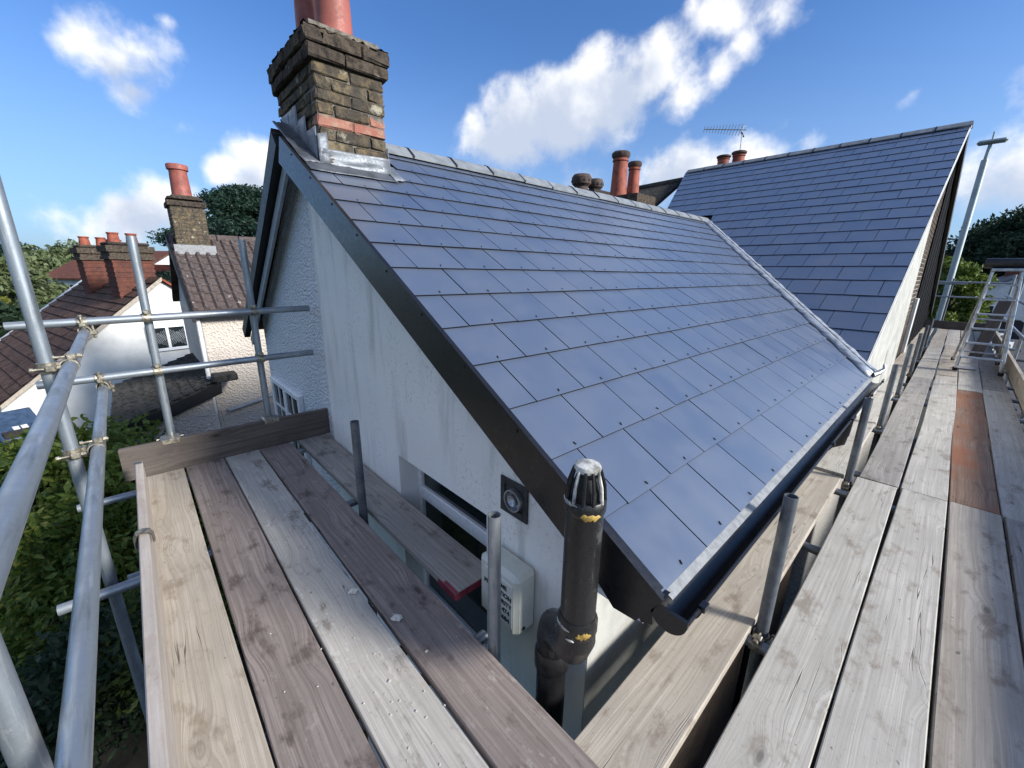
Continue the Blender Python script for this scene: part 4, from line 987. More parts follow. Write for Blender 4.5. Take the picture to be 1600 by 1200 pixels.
# scaffold boards, each a loose plank
def plank(x0, x1, y0, y1, zt, mat, label, along='Y', group=None, rot=0):
    if along == 'Y': mw = frame(((x0 + x1) / 2, y0, zt), (0, 1, 0), (-1, 0, 0), (0, 0, 1)); L, W = y1 - y0, x1 - x0
    else: mw = frame((x0, (y0 + y1) / 2, zt), (1, 0, 0), (0, 1, 0), (0, 0, 1)); L, W = x1 - x0, y1 - y0
    o = board_obj('scaffold_board', L, W, .038, mw @ Matrix.Rotation(rot, 4, 'Z'), mat)
    return tag(o, label, 'scaffold board', group)
plank(-3.548, .72, -.150, .070, 0, 'wood_pale', 'pale straw-coloured scaffold board with a white streak, outermost on the gable walkway', 'X')
plank(-3.545, .72, .080, .306, .001, 'wood_umber', 'purple-brown split scaffold board between two pale boards of the gable walkway', 'X')
plank(-3.546, .72, .317, .535, 0, 'wood_pale_splashed', 'pale scaffold board spattered with plaster and brown stains on the gable walkway', 'X')
plank(-3.543, .72, .548, .771, .001, 'wood_umber', 'dark knotty scaffold board of the gable walkway beside the short upright tubes', 'X')
pb = plank(-3.95, -1.262, .842, 1.066, -.006, 'wood_grey_dark', 'grey board with a red painted end, lying along the white gable wall', 'X')
rp = MB(); rp.box((-1.2635, .845, -.042), (-1.2595, 1.063, -.008)); rp.box((-1.40, .8385, -.04), (-1.262, .8425, -.010)); rp.box((-1.36, .844, -.0058), (-1.262, .858, -.0035)); rp.build('painted_end', 'red_paint', pb)
ZB = -.041
row = [('beside the gutter', -.552, -.315), ('beside the row of upright tubes', -.237, -.020), ('midway across the eaves walkway', -.004, .222), ('second from the outer toe board', .234, .460), ('against the outer toe board', .470, .700)]
cuts = [[.45, 3.64, 8.3, 12.2, 17.3], [.45, 3.75, 8.45, 12.5, 17.3], [.45, 3.76, 8.9, 13.0, 17.3], [.45, 3.78, 7.9, 11.8, 17.3], [.45, 3.77, 8.2, 12.0, 17.3]]
mats = [['wood_grey_warm', 'wood_grey', 'wood_pale', 'wood_pale'], ['wood_grey', 'wood_grey_dark', 'wood_grey', 'wood_pale'], ['wood_grey', 'wood_grey', 'wood_grey_warm', 'wood_grey'], ['wood_grey_warm', 'wood_russet', 'wood_grey', 'wood_grey_warm'], ['wood_grey_dark', 'wood_grey', 'wood_grey_dark', 'wood_grey']]
look = {'wood_grey_warm': 'warm grey', 'wood_grey': 'silver grey', 'wood_pale': 'pale', 'wood_grey_dark': 'dark grey', 'wood_russet': 'rusty brown'}
seg = ['first from the corner', 'second from the corner', 'passing the stepladder', 'nearest the end rails']
for (nm, xa, xb), cu_, ms in zip(row, cuts, mats):
    for i in range(4):
        gap = .075 if (nm == 'beside the gutter' and i == 1) else .006
        dx = random.gauss(0, .003) if i else 0
        plank(xa + dx, xb + dx, cu_[i] + (gap if i else 0), cu_[i + 1], ZB + random.choice((0, .001, -.001)), ms[i], f'{look[ms[i]]} scaffold board {nm}, {seg[i]}', 'Y', None, random.gauss(0, .0006) if i else 0)
# crumbs of plaster
for (x, y, s, lab) in ((620, 966, .020, 'largest white plaster chip on the spattered pale board'), (552, 924, .017, 'white plaster flake near the edge of the spattered pale board')):
    p = on(x, y, 2, .004); m = MB().cbox((-s, -s * .7, -.003), (s, s * .7, .008), .004, Matrix.Translation(p) @ Matrix.Rotation(.6, 4, 'Z'))
    m.v = [(a + random.gauss(0, .003), b + random.gauss(0, .003), c + random.gauss(0, .0015)) for a, b, c in m.v]
    tag(m.build('plaster_chip', 'plaster'), lab, 'plaster chip')
cr = MB(); gg = random.Random(3)
for i in range(110):
    x = gg.uniform(-2.6, -.7); y = gg.gauss(.43, .055) if gg.random() < .85 else gg.uniform(-.1, .76)
    s = gg.uniform(.0012, .0038) * (1.8 if gg.random() < .12 else 1)
    cr.cbox((-s, -s * .7, 0), (s, s * .7, s * .4), s * .15, Matrix.Translation((x, y, .0012)) @ Matrix.Rotation(gg.uniform(0, 3), 4, 'Z'))
o = cr.build('plaster_crumbs', 'plaster'); stuff(o); tag(o, 'scattered white plaster crumbs on the gable walkway boards', 'crumbs')
# stepladder
ld = thing('stepladder', (.45, 9.9, ZB), 'open aluminium stepladder standing on the eaves walkway', 'stepladder')
fl0, fr0 = Vector((.19, 9.55, ZB)), Vector((.67, 9.55, ZB)); tl, tr_ = Vector((.275, 9.95, 1.52)), Vector((.565, 9.95, 1.50))
bl0, br0 = Vector((.15, 10.75, ZB)), Vector((.68, 10.75, ZB))
def bar(p0, p1, w, d, name, mat='aluminium', parent=ld):
    p0, p1 = Vector(p0), Vector(p1); q = (p1 - p0).to_track_quat('Z', 'Y').to_matrix().to_4x4(); q.translation = p0
    return MB().cbox((-w / 2, -d / 2, 0), (w / 2, d / 2, (p1 - p0).length), .004, q).build(name, mat, parent)
for a, b in ((fl0, tl), (fr0, tr_)): s_ = bar(a, b, .03, .065, 'front_stile'); MB().cbox((a.x - .03, a.y - .05, a.z), (a.x + .03, a.y + .05, a.z + .05), .006).build('rubber_foot', 'rubber', s_)
for a, b in ((bl0, tl + Vector((.0, .09, -.03))), (br0, tr_ + Vector((0, .09, -.03)))): s_ = bar(a, b, .025, .04, 'rear_stile'); MB().cbox((a.x - .025, a.y - .03, a.z), (a.x + .025, a.y + .03, a.z + .05), .006).build('rubber_foot', 'rubber', s_)
for i in range(1, 7):
    a, b = fl0.lerp(tl, i / 7), fr0.lerp(tr_, i / 7)
    MB().cbox((a.x + .01, a.y - .05, a.z - .012), (b.x - .01, a.y + .05, a.z + .012), .004).build('tread', 'aluminium', ld)
for k in (.12, .5): a, b = bl0.lerp(tl, k), br0.lerp(tr_, k); bar(a + Vector((0, .03, 0)), b + Vector((0, .03, 0)), .02, .025, 'rear_brace')
MB().cbox((tl.x - .02, 9.88, 1.50), (tr_.x + .02, 10.08, 1.545), .008).build('top_tread', 'aluminium', ld)
rm = thing('membrane_roll', (.25, 9.9, 1.62), 'roll of black membrane lying across the top of the stepladder', 'roll')
MB().lathe((.17, 9.98, 1.622), [(.02, .004), (.03, 0), (.072, 0), (.075, .01), (.075, 1.15), (.07, 1.16), (.0001, 1.16)], 20, (1, .02, -.012)).build('roll_body', 'black_paint', rm, True)
MB().lathe((.166, 9.98, 1.622), [(.0001, .01), (.026, .0), (.032, 0), (.032, .02)], 16, (1, .02, -.012)).build('roll_core', 'blue_paint', rm, True)
lb = board_obj('leaning_board', 1.15, .17, .035, frame((.42, 11.35, ZB), Vector((.17, .45, 1)).normalized(), Vector((1, 0, -.17)).normalized(), Vector((.17, .45, 1)).normalized().cross(Vector((1, 0, -.17)).normalized())), 'wood_dark'); tag(lb, 'short dark brown plank propped upright behind the stepladder', 'plank')
tray = MB().cbox((.20, 9.72, ZB + .001), (.42, 9.98, ZB + .03), .008); 
tray.v = [(a + random.gauss(0, .006), b + random.gauss(0, .01), c + (random.gauss(0, .006) if c > ZB + .015 else 0)) for a, b, c in tray.v]
tag(tray.build('crumpled_rag', 'eaves_felt'), 'crumpled grey rag on the boards at the foot of the stepladder', 'rag')

# ------------------------------------------------------------------ neighbouring houses beyond the gable walkway
def quad_tiles(m, a, b, up, rows, cols, th, wav):
    """profiled tiles over the slope: a->b along the eave, up = vector eave->ridge"""
    a, b, up = Vector(a), Vector(b), Vector(up); e = (b - a) / cols; n = e.cross(up).normalized()
    if n.z < 0: n = -n
    for r in range(rows):
        for c in range(cols):
            p = a + e * c + up * (r / rows); q = up / rows * 1.06
            l0, l1 = th + random.gauss(0, .004), random.gauss(0, .003)
            pr_ = [(0, 0), (.18, wav), (.42, wav), (.55, 0), (1., 0)]
            vs = [p + e * x + n * (z + l0) for x, z in pr_] + [p + e * x + q + n * (z + l1) for x, z in pr_] + [p + e * x + n * (-.01) for x, z in pr_]
            m.add(vs, [(i, i + 1, 6 + i, 5 + i) for i in range(4)] + [(10 + i, 11 + i, i + 1, i) for i in range(4)])
hb = thing('house', (-11.4, 3, GZ), 'cream pebbledashed house with lichen-spotted tile roof and one tall red pot', 'house')
BEX, BEZ, BRX, BRZ, BY = -9.4, .64, -11.55, 2.02, .78
bt = MB(); quad_tiles(bt, (BEX, BY, BEZ), (BEX, 5.4, BEZ), (BRX - BEX, 0, BRZ - BEZ), 10, 26, .03, .045)
rb = MB().prism([(BEX, BY, BEZ - .02), (BEX, 5.4, BEZ - .02), (BRX, 5.4, BRZ - .02), (BRX, BY, BRZ - .02)], (0, 0, -.08)).build('roof', 'lichen_tile', hb)
stuff(bt.build('tiles', 'lichen_tile', rb))
for i in range(11): MB().tube((BRX, BY + .02 + i * .42, BRZ + .0), (BRX, BY + .42 + i * .42, BRZ + .0), .10, 10, .105).build('ridge_tile', 'lichen_tile', rb)
MB().prism([(BRX, BY, BRZ - .03), (BRX, 5.4, BRZ - .03), (-13.7, 5.4, BEZ), (-13.7, BY, BEZ)], (0, 0, -.08)).build('rear_roof', 'brown_tile', hb)
MB().box((-13.5, BY + .12, GZ), (BEX - .16, 5.4, BEZ - .12)).build('wall', 'cream_pebbledash', hb)
MB().prism([(BEX - .16, BY + .12, BEZ - .12), (BRX, BY + .12, BRZ - .12), (-13.5, BY + .12, BEZ - .12)], (0, .3, 0)).build('gable_wall', 'grey_paint', hb)
MB().prism([(BEX + .06, BY - .03, BEZ - .0), (BRX, BY - .03, BRZ + .05), (BRX, BY - .03, BRZ - .16), (BEX + .06, BY - .03, BEZ - .2)], (0, .05, 0)).build('bargeboard', 'black_timber', hb)
MB().box((BEX - .30, BY + .10, -3.0), (BEX - .16, BY + .118, BEZ - .15)).build('corner_board', 'grey_paint', hb)
MB().tube((BEX + .05, BY, BEZ - .07), (BEX + .05, 5.4, BEZ - .07), .055, 10).build('gutter', 'black_plastic', hb)
MB().tube((BEX - .10, BY + .06, -2.6), (BEX - .10, BY + .06, BEZ - .1), .035, 10).build('downpipe', 'white_paint', hb)
MB().path([(BEX - .10, 1.06, -1.35), (BEX - .10, 1.75, -1.22), (BEX - .10, 1.95, -1.13), (BEX - .10, 2.45, -.9), (BEX - .1, 2.7, -.88)], .04, 10).build('waste_pipe', 'grey_paint', hb)
# its chimney
cbx, cby, cz0 = -11.35, 1.16, 1.3
cb = MB().box((cbx - .33, cby - .27, cz0), (cbx + .33, cby + .27, 2.62)).build('chimney', 'mortar', hb)
bk = MB(); k = 0; z = cz0 + .3
while z < 2.58:
    for (fx, s_) in ((cbx + .33, 1),):
        y = cby - .27 + (0 if k % 2 else -.11)
        while y < cby + .27: bk.box((fx - .01, max(y, cby - .28), z), (fx + .012, min(y + .212, cby + .282), z + .064)); y += .224
    x = cbx - .33 + (0 if k % 2 else -.11)
    while x < cbx + .33: bk.box((max(x, cbx - .33), cby - .282, z), (min(x + .212, cbx + .33), cby - .26, z + .064)); x += .224
    z += .075; k += 1
stuff(bk.build('bricks', 'stock_brick', cb))
MB().cbox((cbx - .38, cby - .32, 2.60), (cbx + .38, cby + .32, 2.70), .01).build('oversail', 'soot_brick', cb)
MB().cbox((cbx - .35, cby - .29, 2.70), (cbx + .35, cby + .29, 2.82), .08).build('flaunching', 'soot_brick', cb)
MB().box((cbx - .38, cby - .34, 1.55), (cbx + .37, cby + .36, 1.86)).build('cement_fillet', 'eaves_felt', cb)
pot((cbx + .05, cby - .02, 2.79), .17, .62, 'terracotta', cb)
# lean-to with old tiles on its gable side
le = thing('lean_to', (-11, 0, GZ), 'low lean-to with ragged dark tiles and black fascia below the lichen-roofed house', 'building')
LA, LB = Vector((-9.15, .92, -.66)), Vector((-9.15, -.62, -1.24)); LW = Vector((-3.6, 0, 0))
lt_ = MB(); quad_tiles(lt_, LB, LB + LW, LA - LB, 9, 24, .03, .03); lr = MB().prism([LA, LB, LB + LW, LA + LW], (0, 0, -.06)).build('roof', 'dark_tile', le); stuff(lt_.build('tiles', 'dark_tile', lr))
MB().prism([LA + Vector((.04, .05, -.02)), LB + Vector((.04, -.05, -.05)), LB + Vector((.04, -.05, -.26)), LA + Vector((.04, .05, -.22))], (-.03, 0, 0)).build('fascia', 'black_timber', le)
MB().prism([LA + Vector((0, -.1, -.2)), LB + Vector((0, .1, -.2)), (LB.x, LB.y + .1, GZ), (LA.x, LA.y - .1, GZ)], (-3.5, 0, 0)).build('wall', 'cream_pebbledash', le, mw=Matrix.Translation((-.08, 0, 0)))
MB().cbox((-9.35, .86, -.66), (-9.05, 1.25, -.52), .02).build('end_coping', 'dark_tile', le)
# white gabled house further off
P1, P2 = dep(252, 434, 13.0), dep(162, 430, 16.4); P2.z = P1.z
e2 = (P2 - P1).normalized(); e1 = Vector((e2.y, -e2.x, 0)); 
if e1.y > 0: e1 = -e1
d_ = ray(0, 634); V1 = C0 + d_ * ((P1 - C0).dot(e2) / d_.dot(e2)); V2 = V1 + (P2 - P1) * 1.25; P2 = P1 + (P2 - P1) * 1.25
ha = thing('house', Vector((P1.x, P1.y, GZ)), 'white gabled house with brown tile roof, twin brick chimneys and leaded window', 'house')
W1 = P1 * 2 - V1; W1.z = V1.z; W2 = W1 + (P2 - P1)
MB().prism([P1 + Vector((0, 0, -.1)), V1 + Vector((0, 0, -.12)), Vector((V1.x, V1.y, GZ)), Vector((W1.x, W1.y, GZ)), W1 + Vector((0, 0, -.12))], e2 * 9).build('wall', 'white_house', ha, mw=Matrix.Translation(e2 * .16))
ra = MB().prism([P1, V1, V2, P2], Vector((0, 0, -.03))).build('roof', 'brown_tile', ha)
MB().prism([P1, W1, W2, P2], Vector((0, 0, -.07))).build('roof', 'red_tile', ha)
ta = MB(); n = (V1 - P1).cross(P2 - P1).normalized(); n = n if n.z > 0 else -n
NR = 16
for r in range(NR):
    a, b = V1.lerp(P1, r / NR), V1.lerp(P1, (r + 1.05) / NR); o_ = P2 - P1; nc = 9
    for c in range(nc):
        g0, g1 = c / nc + .002, (c + 1) / nc - .002; l = .05 + random.gauss(0, .006)
        ta.add([a + o_ * g0 + n * l, a + o_ * g1 + n * l, b + o_ * g1 + n * .01, b + o_ * g0 + n * .01, a + o_ * g0, a + o_ * g1], [(0, 1, 2, 3), (4, 5, 1, 0)])
stuff(ta.build('tiles', 'brown_tile', ra))
MB().prism([P1 + Vector((0, 0, .02)) - e2 * .02, V1 - e2 * .02, V1 + Vector((0, 0, -.12)) - e2 * .02, P1 + Vector((0, 0, -.10)) - e2 * .02], e2 * .04).build('verge', 'wood_grey_warm', ha)
d_ = ray(265, 528); wc = C0 + d_ * ((P1 - C0).dot(e2) / d_.dot(e2))
ex = -e1
wf = MB(); Mx = Matrix((ex, e2, Vector((0, 0, 1)))).transposed().to_4x4(); Mx.translation = wc + e2 * .10
for a, b in (((-.55, -.42), (-.47, .42)), ((.47, -.42), (.55, .42)), ((-.47, .34), (.47, .42)), ((-.47, -.42), (.47, -.33)), ((-.04, -.33), (.04, .34))): wf.box((a[0], -.02, a[1]), (b[0], .05, b[1]), Mx)
wfo = wf.build('window', 'white_upvc', ha); pn = MB().box((-.47, .01, -.33), (.47, .03, .34), Mx).build('pane', 'glass_dark', wfo)
lead = MB()
for s_ in (-1, 1):
    for k in range(-4, 5):
        for sx in (-1, 1):
            m_ = Mx @ Matrix.Translation((sx * .255 + k * .052, .002, 0)) @ Matrix.Rotation(s_ * .6, 4, 'Y'); h_ = .33 - abs(k) * .052
            lead.box((-.004, 0, -h_), (.004, .004, h_), m_)
lead.build('leading', 'grey_paint', wfo)
for k, (u, sz) in enumerate(((.18, .52), (.62, .56))):
    q = P1.lerp(P2, u) ; cbb = Mx.copy(); cbb.translation = q + e1 * .35
    cs = MB().box((-.5, -.42, -1.2), (.5, .42, .55), cbb)
    for i in range(8): cs.box((-.515, -.435, -.6 + i * .15), (.515, .435, -.52 + i * .15), cbb)
    co_ = cs.build('chimney', 'far_red_brick', ha); MB().box((-.58, -.5, .55), (.58, .5, .64), cbb).box((-.54, -.46, .64), (.54, .46, .78), cbb).box((-.60, -.52, .78), (.60, .52, .97), cbb).build('oversail', 'soot_brick', co_); MB().cbox((-.52, -.44, .98), (.52, .44, 1.08), .04, cbb).build('cap', 'soot_brick', co_)
    for j in (-.25, .2): MB().lathe(cbb @ Vector((j, 0, 1.06)), [(.16, 0), (.13, .26), (.15, .28), (.15, .32), (.0001, .32)], 12).build('chimney_pot', 'old_terracotta', co_, True)
# far red-roofed house with white dormer
def simple_house(c, w, d, hw, hr, rot, wall, rf, label, group=None, wins=(), chim=None, cat='house'):
    t = thing('house', c, label, cat, group, rot); M_ = Matrix.Translation(Vector(c)) @ Matrix.Rotation(rot, 4, 'Z')
    MB().box((-w / 2, -d / 2, 0), (w / 2, d / 2, hw), M_).prism([M_ @ Vector((-w / 2, -d / 2, hw)), M_ @ Vector((-w / 2, d / 2, hw)), M_ @ Vector((-w / 2, 0, hw + hr - .1))], (M_.to_3x3() @ Vector((w, 0, 0)))).build('wall', wall, t)
    ro = MB()
    for s_ in (-1, 1): ro.prism([M_ @ Vector((-w / 2 - .3, s_ * (d / 2 + .35), hw - .12)), M_ @ Vector((w / 2 + .3, s_ * (d / 2 + .35), hw - .12)), M_ @ Vector((w / 2 + .3, 0, hw + hr)), M_ @ Vector((-w / 2 - .3, 0, hw + hr))], (0, 0, -.12))
    r_ = ro.build('roof', rf, t)
    if chim: MB().box((chim - .45, -.4, hw + hr - .9), (chim + .45, .4, hw + hr + 1.0), M_).box((chim - .52, -.47, hw + hr + .85), (chim + .52, .47, hw + hr + .98), M_).build('chimney', 'far_red_brick', r_)
    for (face, u, z, ww, wh) in wins:
        F_ = {'s': Matrix.Translation((u, -d / 2, z)), 'e': Matrix.Translation((w / 2, u, z)) @ Matrix.Rotation(rad(90), 4, 'Z'), 'w': Matrix.Translation((-w / 2, u, z)) @ Matrix.Rotation(rad(-90), 4, 'Z')}[face]
        f_ = MB()
        for a, b in (((-ww / 2, -wh / 2), (-ww / 2 + .09, wh / 2)), ((ww / 2 - .09, -wh / 2), (ww / 2, wh / 2)), ((-ww / 2 + .09, wh / 2 - .09), (ww / 2 - .09, wh / 2)), ((-ww / 2 + .09, -wh / 2), (ww / 2 - .09, -wh / 2 + .09)), ((-.04, -wh / 2 + .09), (.04, wh / 2 - .09))): f_.box((a[0], -.08, a[1]), (b[0], .02, b[1]), M_ @ F_)
        fo = f_.build('window', 'white_upvc', t); MB().box((-ww / 2 + .09, -.05, -wh / 2 + .09), (ww / 2 - .09, -.02, wh / 2 - .09), M_ @ F_).build('pane', 'glass_dark', fo)
    return t
p = dep(262, 440, 25); simple_house((p.x, p.y + .9, GZ), 6, 5, 3.3, 1.9, rad(100), 'white_house', 'red_tile', 'far white house with bright red tiled roof behind the brown roof', None, (), 1)
p = dep(212, 425, 38); simple_house((p.x, p.y, GZ), 9, 8, 4.2, 2.3, rad(35), 'white_house', 'far_red_brick', 'distant white-walled house with chimneys on the skyline', None, (('s', -2, 3, 1.4, 1.2), ('s', 2, 3, 1.4, 1.2)), -2)
bs = thing('garden_shed', (dep(26, 664, 9.3).x, dep(26, 664, 9.3).y, GZ), 'dark blue garden shed roof with two white patches at the white house', 'shed')
q = dep(26, 664, 9.3)
B_ = Matrix.Translation(q) @ Matrix.Rotation(rad(20), 4, 'Z')
MB().box((-.45, -.3, GZ - q.z), (.45, .3, -.05), B_).build('wall', 'fence_wood', bs); sr = MB().cbox((-.52, -.36, -.04), (.52, .36, .05), .02, B_ @ Matrix.Rotation(.45, 4, 'Y')).build('roof', 'blue_paint', bs)
for k in (.0, .13): MB().box((.1, k - .1, .0505), (.24, k + .0, .054), B_ @ Matrix.Rotation(.45, 4, 'Y')).build('patch', 'white_paint', sr)

# ------------------------------------------------------------------ greenery
def at_ground(x, y, d): p = dep(x, y, d); return Vector((p.x, p.y, GZ))
# cedar behind
cb_ = at_ground(392, 400, 24)
ct = thing('conifer_tree', cb_, 'large dark conifer rising behind the lichen-roofed house', 'tree')
tk = MB().path([cb_, cb_ + Vector((0, 0, 5)), cb_ + Vector((0, 0, 8.6))], [.35, .25, .05], 8)
bl = []; g_ = random.Random(4)
top = 9.2
for i in range(64):
    z = g_.uniform(2.0, top); rr_ = (1 - (z / (top + .4)) ** 1.7) * 7.4; a = g_.uniform(0, 6.28); q_ = g_.uniform(.35, 1) * rr_
    c_ = cb_ + Vector((math.cos(a) * q_, math.sin(a) * q_, z)); bl.append((tuple(c_), (1.25, 1.25, .45)))
    if i % 3 == 0: tk.path([cb_ + Vector((0, 0, z * .9)), cb_.lerp(c_, .6) * 1.0 + Vector((0, 0, z * .38)), c_], [.1, .07, .03], 5)
tk.build('trunk', 'bark', ct, True); leaves('crown', clump_pts(70000, bl), .10, 'leaf_conifer', ct, .3)
# shrubs below the gable walkway
specs = [(205, 705, 5.6, 2.45, 1.2, 'leaf_bright', 12000, .07, 'sunlit yellow-green shrub below the walkway end'), (60, 715, 6.2, 2.15, 1.3, 'leaf_bright', 11000, .07, 'yellow-green shrub under the guard rails beyond the toe board'),
         (120, 800, 4.6, 1.9, .95, 'leaf_bright', 12000, .06, 'dense mid-green bush beneath the outer guard rails'), (225, 800, 4.2, 1.6, .8, 'leaf_mid', 8000, .045, 'small green bush in the gap beside the pale toe board'),
         (20, 1090, 3.3, 1.7, .8, 'leaf_dark', 9000, .045, 'dark leafy shrub at the foot of the near scaffold upright'), (165, 1020, 4.3, .9, .75, 'leaf_dark', 6000, .045, 'low dark shrub by the garden fence')]
for i, (x, y, d, h, r, m_, n_l, lf, lab) in enumerate(specs):
    b = at_ground(x, y, d); tree('shrub', b, h * 1.25, r, m_, lab, 'shrubs below the walkway', n_l, lf, 20 + i, 'shrub', .58, 24, .42)
fn = thing('garden_fence', at_ground(60, 960, 4.6), 'dark close-boarded garden fence deep below the guard rails', 'fence')
f0, f1 = at_ground(10, 950, 5.4), at_ground(190, 930, 5.6)
for i in range(16):
    a = f0.lerp(f1, i / 16); b = f0.lerp(f1, (i + .93) / 16)
    MB().prism([a, b, b + Vector((0, 0, 1.2)), a + Vector((0, 0, 1.2 + random.gauss(0, .01)))], (0, .018 + .006 * (i % 2), 0)).build('fence_board', 'fence_wood', fn)
for z in (.3, .9): MB().prism([f0 + Vector((0, -.03, z)), f1 + Vector((0, -.03, z)), f1 + Vector((0, -.03, z + .08)), f0 + Vector((0, -.03, z + .08))], (0, .03, 0)).build('rail', 'fence_wood', fn)
# hillside gardens, far left
far = [(20, 470, 30, 5.4, 2.6, 'leaf_pale_haze', 'mid green garden tree behind the tall outer scaffold upright'), (95, 430, 48, 7.4, 4.2, 'leaf_pale_haze', 'pale round-headed tree on the skyline past the brown roof'), (55, 440, 42, 6.2, 2.6, 'leaf_pale_haze', 'slim pale tree on the skyline near the garden hedge'),
       (62, 478, 36, 3.4, 1.9, 'leaf_bright', 'clipped bright green bush in the far gardens'), (100, 470, 38, 4.2, 2.2, 'leaf_mid', 'broad green tree in front of the pale skyline tree'), (15, 520, 24, 2.9, 1.6, 'leaf_gold', 'small golden-leaved bush in the far gardens'),
       (60, 425, 60, 7.0, 3.4, 'leaf_mid', 'distant green tree on the horizon behind the gardens'), (30, 418, 70, 8.2, 4.5, 'leaf_dark', 'dark distant tree on the horizon'), (52, 455, 52, 4.6, 2.4, 'leaf_red', 'copper-leaved tree among the far gardens'), (130, 425, 66, 7.0, 4, 'leaf_mid', 'rounded horizon tree between the twin brick chimneys'), (5, 560, 20, 3.0, 2.2, 'leaf_dark', 'dark bush beyond the brown roof corner'), (45, 540, 22, 1.9, 1.9, 'leaf_dark', 'low dark bush beyond the brown roof eave')]
for i, (x, y, d, h, r, m_, lab) in enumerate(far):
    tree('garden_tree', at_ground(x, y, d), h, r, m_, lab, 'trees in the far gardens', 7000, .16 + d * .0035, 60 + i, 'tree', .58, 22, .42)
for i, (x, d, L) in enumerate(((75, 33, 5), (85, 40, 6))):
    p = at_ground(x, 500, d); ht = thing('hedge', p, ('long clipped hedge in the far gardens, nearer row', 'long clipped hedge in the far gardens, farther row')[i], 'hedge', 'hedges in the far gardens')
    bl = [((p.x + RNG.normal(0, .3), p.y + (k - 5) * L / 6, GZ + 1.1), (.9, .9, 1.1)) for k in range(11)]; leaves('foliage', clump_pts(7000, bl), .13, 'leaf_bright', ht)
# distant tree belt
bl = []
g_ = random.Random(9)
for i in range(170):
    a = rad(-100) + rad(250) * i / 170; R_ = g_.uniform(85, 150); bl.append(((-math.sin(a) * R_, math.cos(a) * R_, GZ + g_.uniform(.5, 3.0)), (6, 6, g_.uniform(1.6, 3.0))))
bo = leaves('distant_woodland', clump_pts(60000, bl), .6, 'leaf_pale_haze'); stuff(bo); tag(bo, 'belt of trees along the horizon, paled for haze', 'woodland')
shade_hedge = thing('hedge', (2.6, 8, GZ), 'tall hedge added along the outer side of the eaves walkway to shade below deck', 'hedge')  # hedge added to keep the sun off the wall below the deck
bl = [((2.7 + random.gauss(0, .12), -4 + k * .55, GZ + zz), (.62, .62, .75)) for k in range(42) for zz in (.6, 1.6, 2.5, 3.2)]
leaves('foliage', clump_pts(52000, bl), .075, 'leaf_dark', shade_hedge)
MB().box((2.55, -4, GZ), (2.85, 19, GZ + 3.3)).build('shade_core', 'bark', shade_hedge)
# right: trees, street
tree('street_tree', at_ground(1492, 450, 21), 6.1, 1.45, 'leaf_bright', 'leafy green tree standing beside the street lamp', None, 16000, .10, 91, 'tree', .58, 30, .36)
rt = [(1572, 400, 58, 15.5, 6.5, 'leaf_dark', 'tall dark broadleaf tree behind the street houses'), (1535, 400, 66, 10.5, 5.5, 'leaf_dark', 'dark rounded tree left of the tallest one behind the street houses'), (1625, 400, 52, 14, 6, 'leaf_dark', 'big dark tree at the street end'), (1505, 420, 74, 9.5, 5.5, 'leaf_dark', 'dark low tree at the back of the street beside the gable')]
for i, (x, y, d, h, r, m_, lab) in enumerate(rt): tree('street_tree', at_ground(x, y, d), h, r, m_, lab, 'trees behind the street', 15000, .34, 101 + i, 'tree', .6, 34, .36)
# street houses beyond the end of the walkway
p = at_ground(1560, 440, 44); simple_house((p.x + 1.0, p.y, GZ), 9, 9, 2.9, 2.5, rad(95), 'white_house', 'grey_roof', 'white street house with dark hipped-looking roof and gable to the road', None, (('s', -2, 1.6, 1.6, 1.2), ('s', 2, 1.6, 1.6, 1.2), ('w', -2, 1.7, 1.5, 1.3), ('w', 2, 1.7, 1.5, 1.3)), 2)
p = at_ground(1545, 420, 56); simple_house((p.x, p.y, GZ), 16, 9, 4.2, 3.0, rad(5), 'white_house', 'brown_tile', 'long brown-roofed street house in front of the dark trees', None, (('s', -5, 2.2, 1.8, 1.4), ('s', 0, 2.2, 1.8, 1.4), ('s', 5, 2.2, 1.8, 1.4)), -5)
p = at_ground(1625, 420, 50); simple_house((p.x + 1, p.y, GZ), 10, 9, 4.4, 3.2, rad(85), 'far_red_brick', 'brown_tile', 'red brick street house with brown roof at the street end', None, (), 1)
sl = thing('street_lamp', (-.30, 19.0, GZ), 'grey tapered street lamp column with flat lamp head beyond the walkway end', 'street lamp')
MB().lathe((-.30, 19, GZ), [(.10, 0), (.10, 1.2), (.082, 1.25), (.078, 8.3), (.07, 8.33)], 16).build('column', 'lamp_grey', sl, True)
MB().tube((-.30, 19, GZ + 8.3), (-.28, 19, GZ + 8.78), .042, 12).build('upper_tube', 'lamp_grey', sl, True)
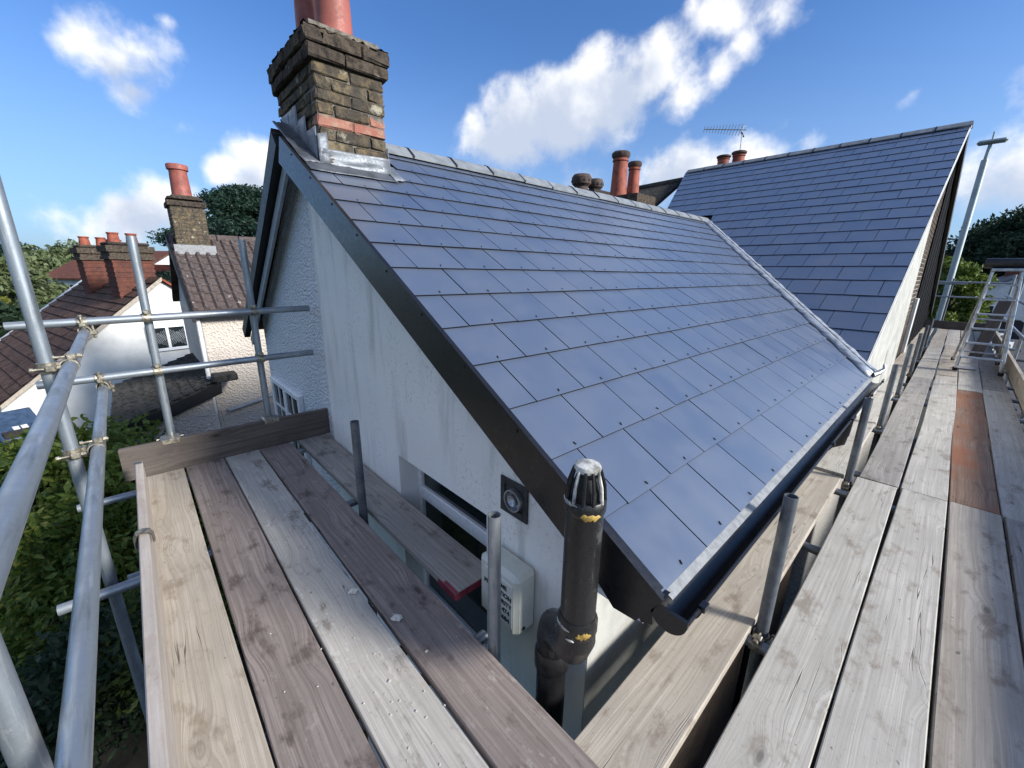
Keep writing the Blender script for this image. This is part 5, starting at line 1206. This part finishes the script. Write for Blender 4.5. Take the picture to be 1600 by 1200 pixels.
MB().cbox((-.56, 18.86, GZ + 8.74), (.04, 19.14, GZ + 8.84), .045).build('lamp_head', 'lamp_grey', sl); MB().tube((-.27, 19, GZ + 8.83), (-.27, 19, GZ + 9.05), .02, 8).build('sensor', 'lamp_grey', sl)
def car(p, rz, mat, label):
    t = thing('parked_car', p, label, 'car', 'cars parked along the street', rz); M_ = Matrix.Translation(p) @ Matrix.Rotation(rz, 4, 'Z')
    side = [(-2.1, .35), (2.1, .35), (2.12, .75), (1.9, .92), (.95, 1.0), (.35, 1.45), (-1.2, 1.48), (-1.95, 1.0), (-2.12, .9)]
    b = MB().prism([M_ @ Vector((x, -.85, z)) for x, z in side], M_.to_3x3() @ Vector((0, 1.7, 0))).build('body', mat, t)
    MB().prism([M_ @ Vector((x, -.86, z)) for x, z in ((.82, 1.02), (.3, 1.40), (-1.15, 1.42), (-1.7, 1.04))], M_.to_3x3() @ Vector((0, 1.72, 0))).build('side_window', 'glass_dark', b)
    MB().prism([M_ @ Vector((-1.99, y, z)) for y, z in ((-.7, 1.02), (.7, 1.02), (.6, 1.40), (-.6, 1.40))], M_.to_3x3() @ Vector((.5, 0, .0))).build('rear_window', 'glass_dark', b)
    for x in (-1.3, 1.3):
        for y in (-.87, .72):
            w = MB().tube(M_ @ Vector((x, y, .33)), M_ @ Vector((x, y + .15, .33)), .33, 18).build('wheel', 'rubber', t, True); MB().tube(M_ @ Vector((x, y - .01, .33)), M_ @ Vector((x, y + .16, .33)), .2, 14).build('rim', 'aluminium', w, True)
    for y in (-.72, .5): MB().box((-2.135, y, .78), (-2.0, y + .24, .95), M_).build('tail_light', 'tail_red', b)
    for y in (-.72, .5): MB().box((2.0, y, .7), (2.125, y + .24, .85), M_).build('headlight', 'white_upvc', b)
for x, y, d, rz, m_, lab in ((1546, 470, 33, .1, 'car_dark', 'dark parked car seen through the stepladder'), (1560, 470, 27, 1.3, 'car_white', 'pale parked car with red tail lights beyond the end toe board'), (1590, 470, 36, .2, 'car_dark', 'dark parked car further along the street by the white house')):
    car(at_ground(x, y, d) + Vector((0, 0, .02)), rz, m_, lab)
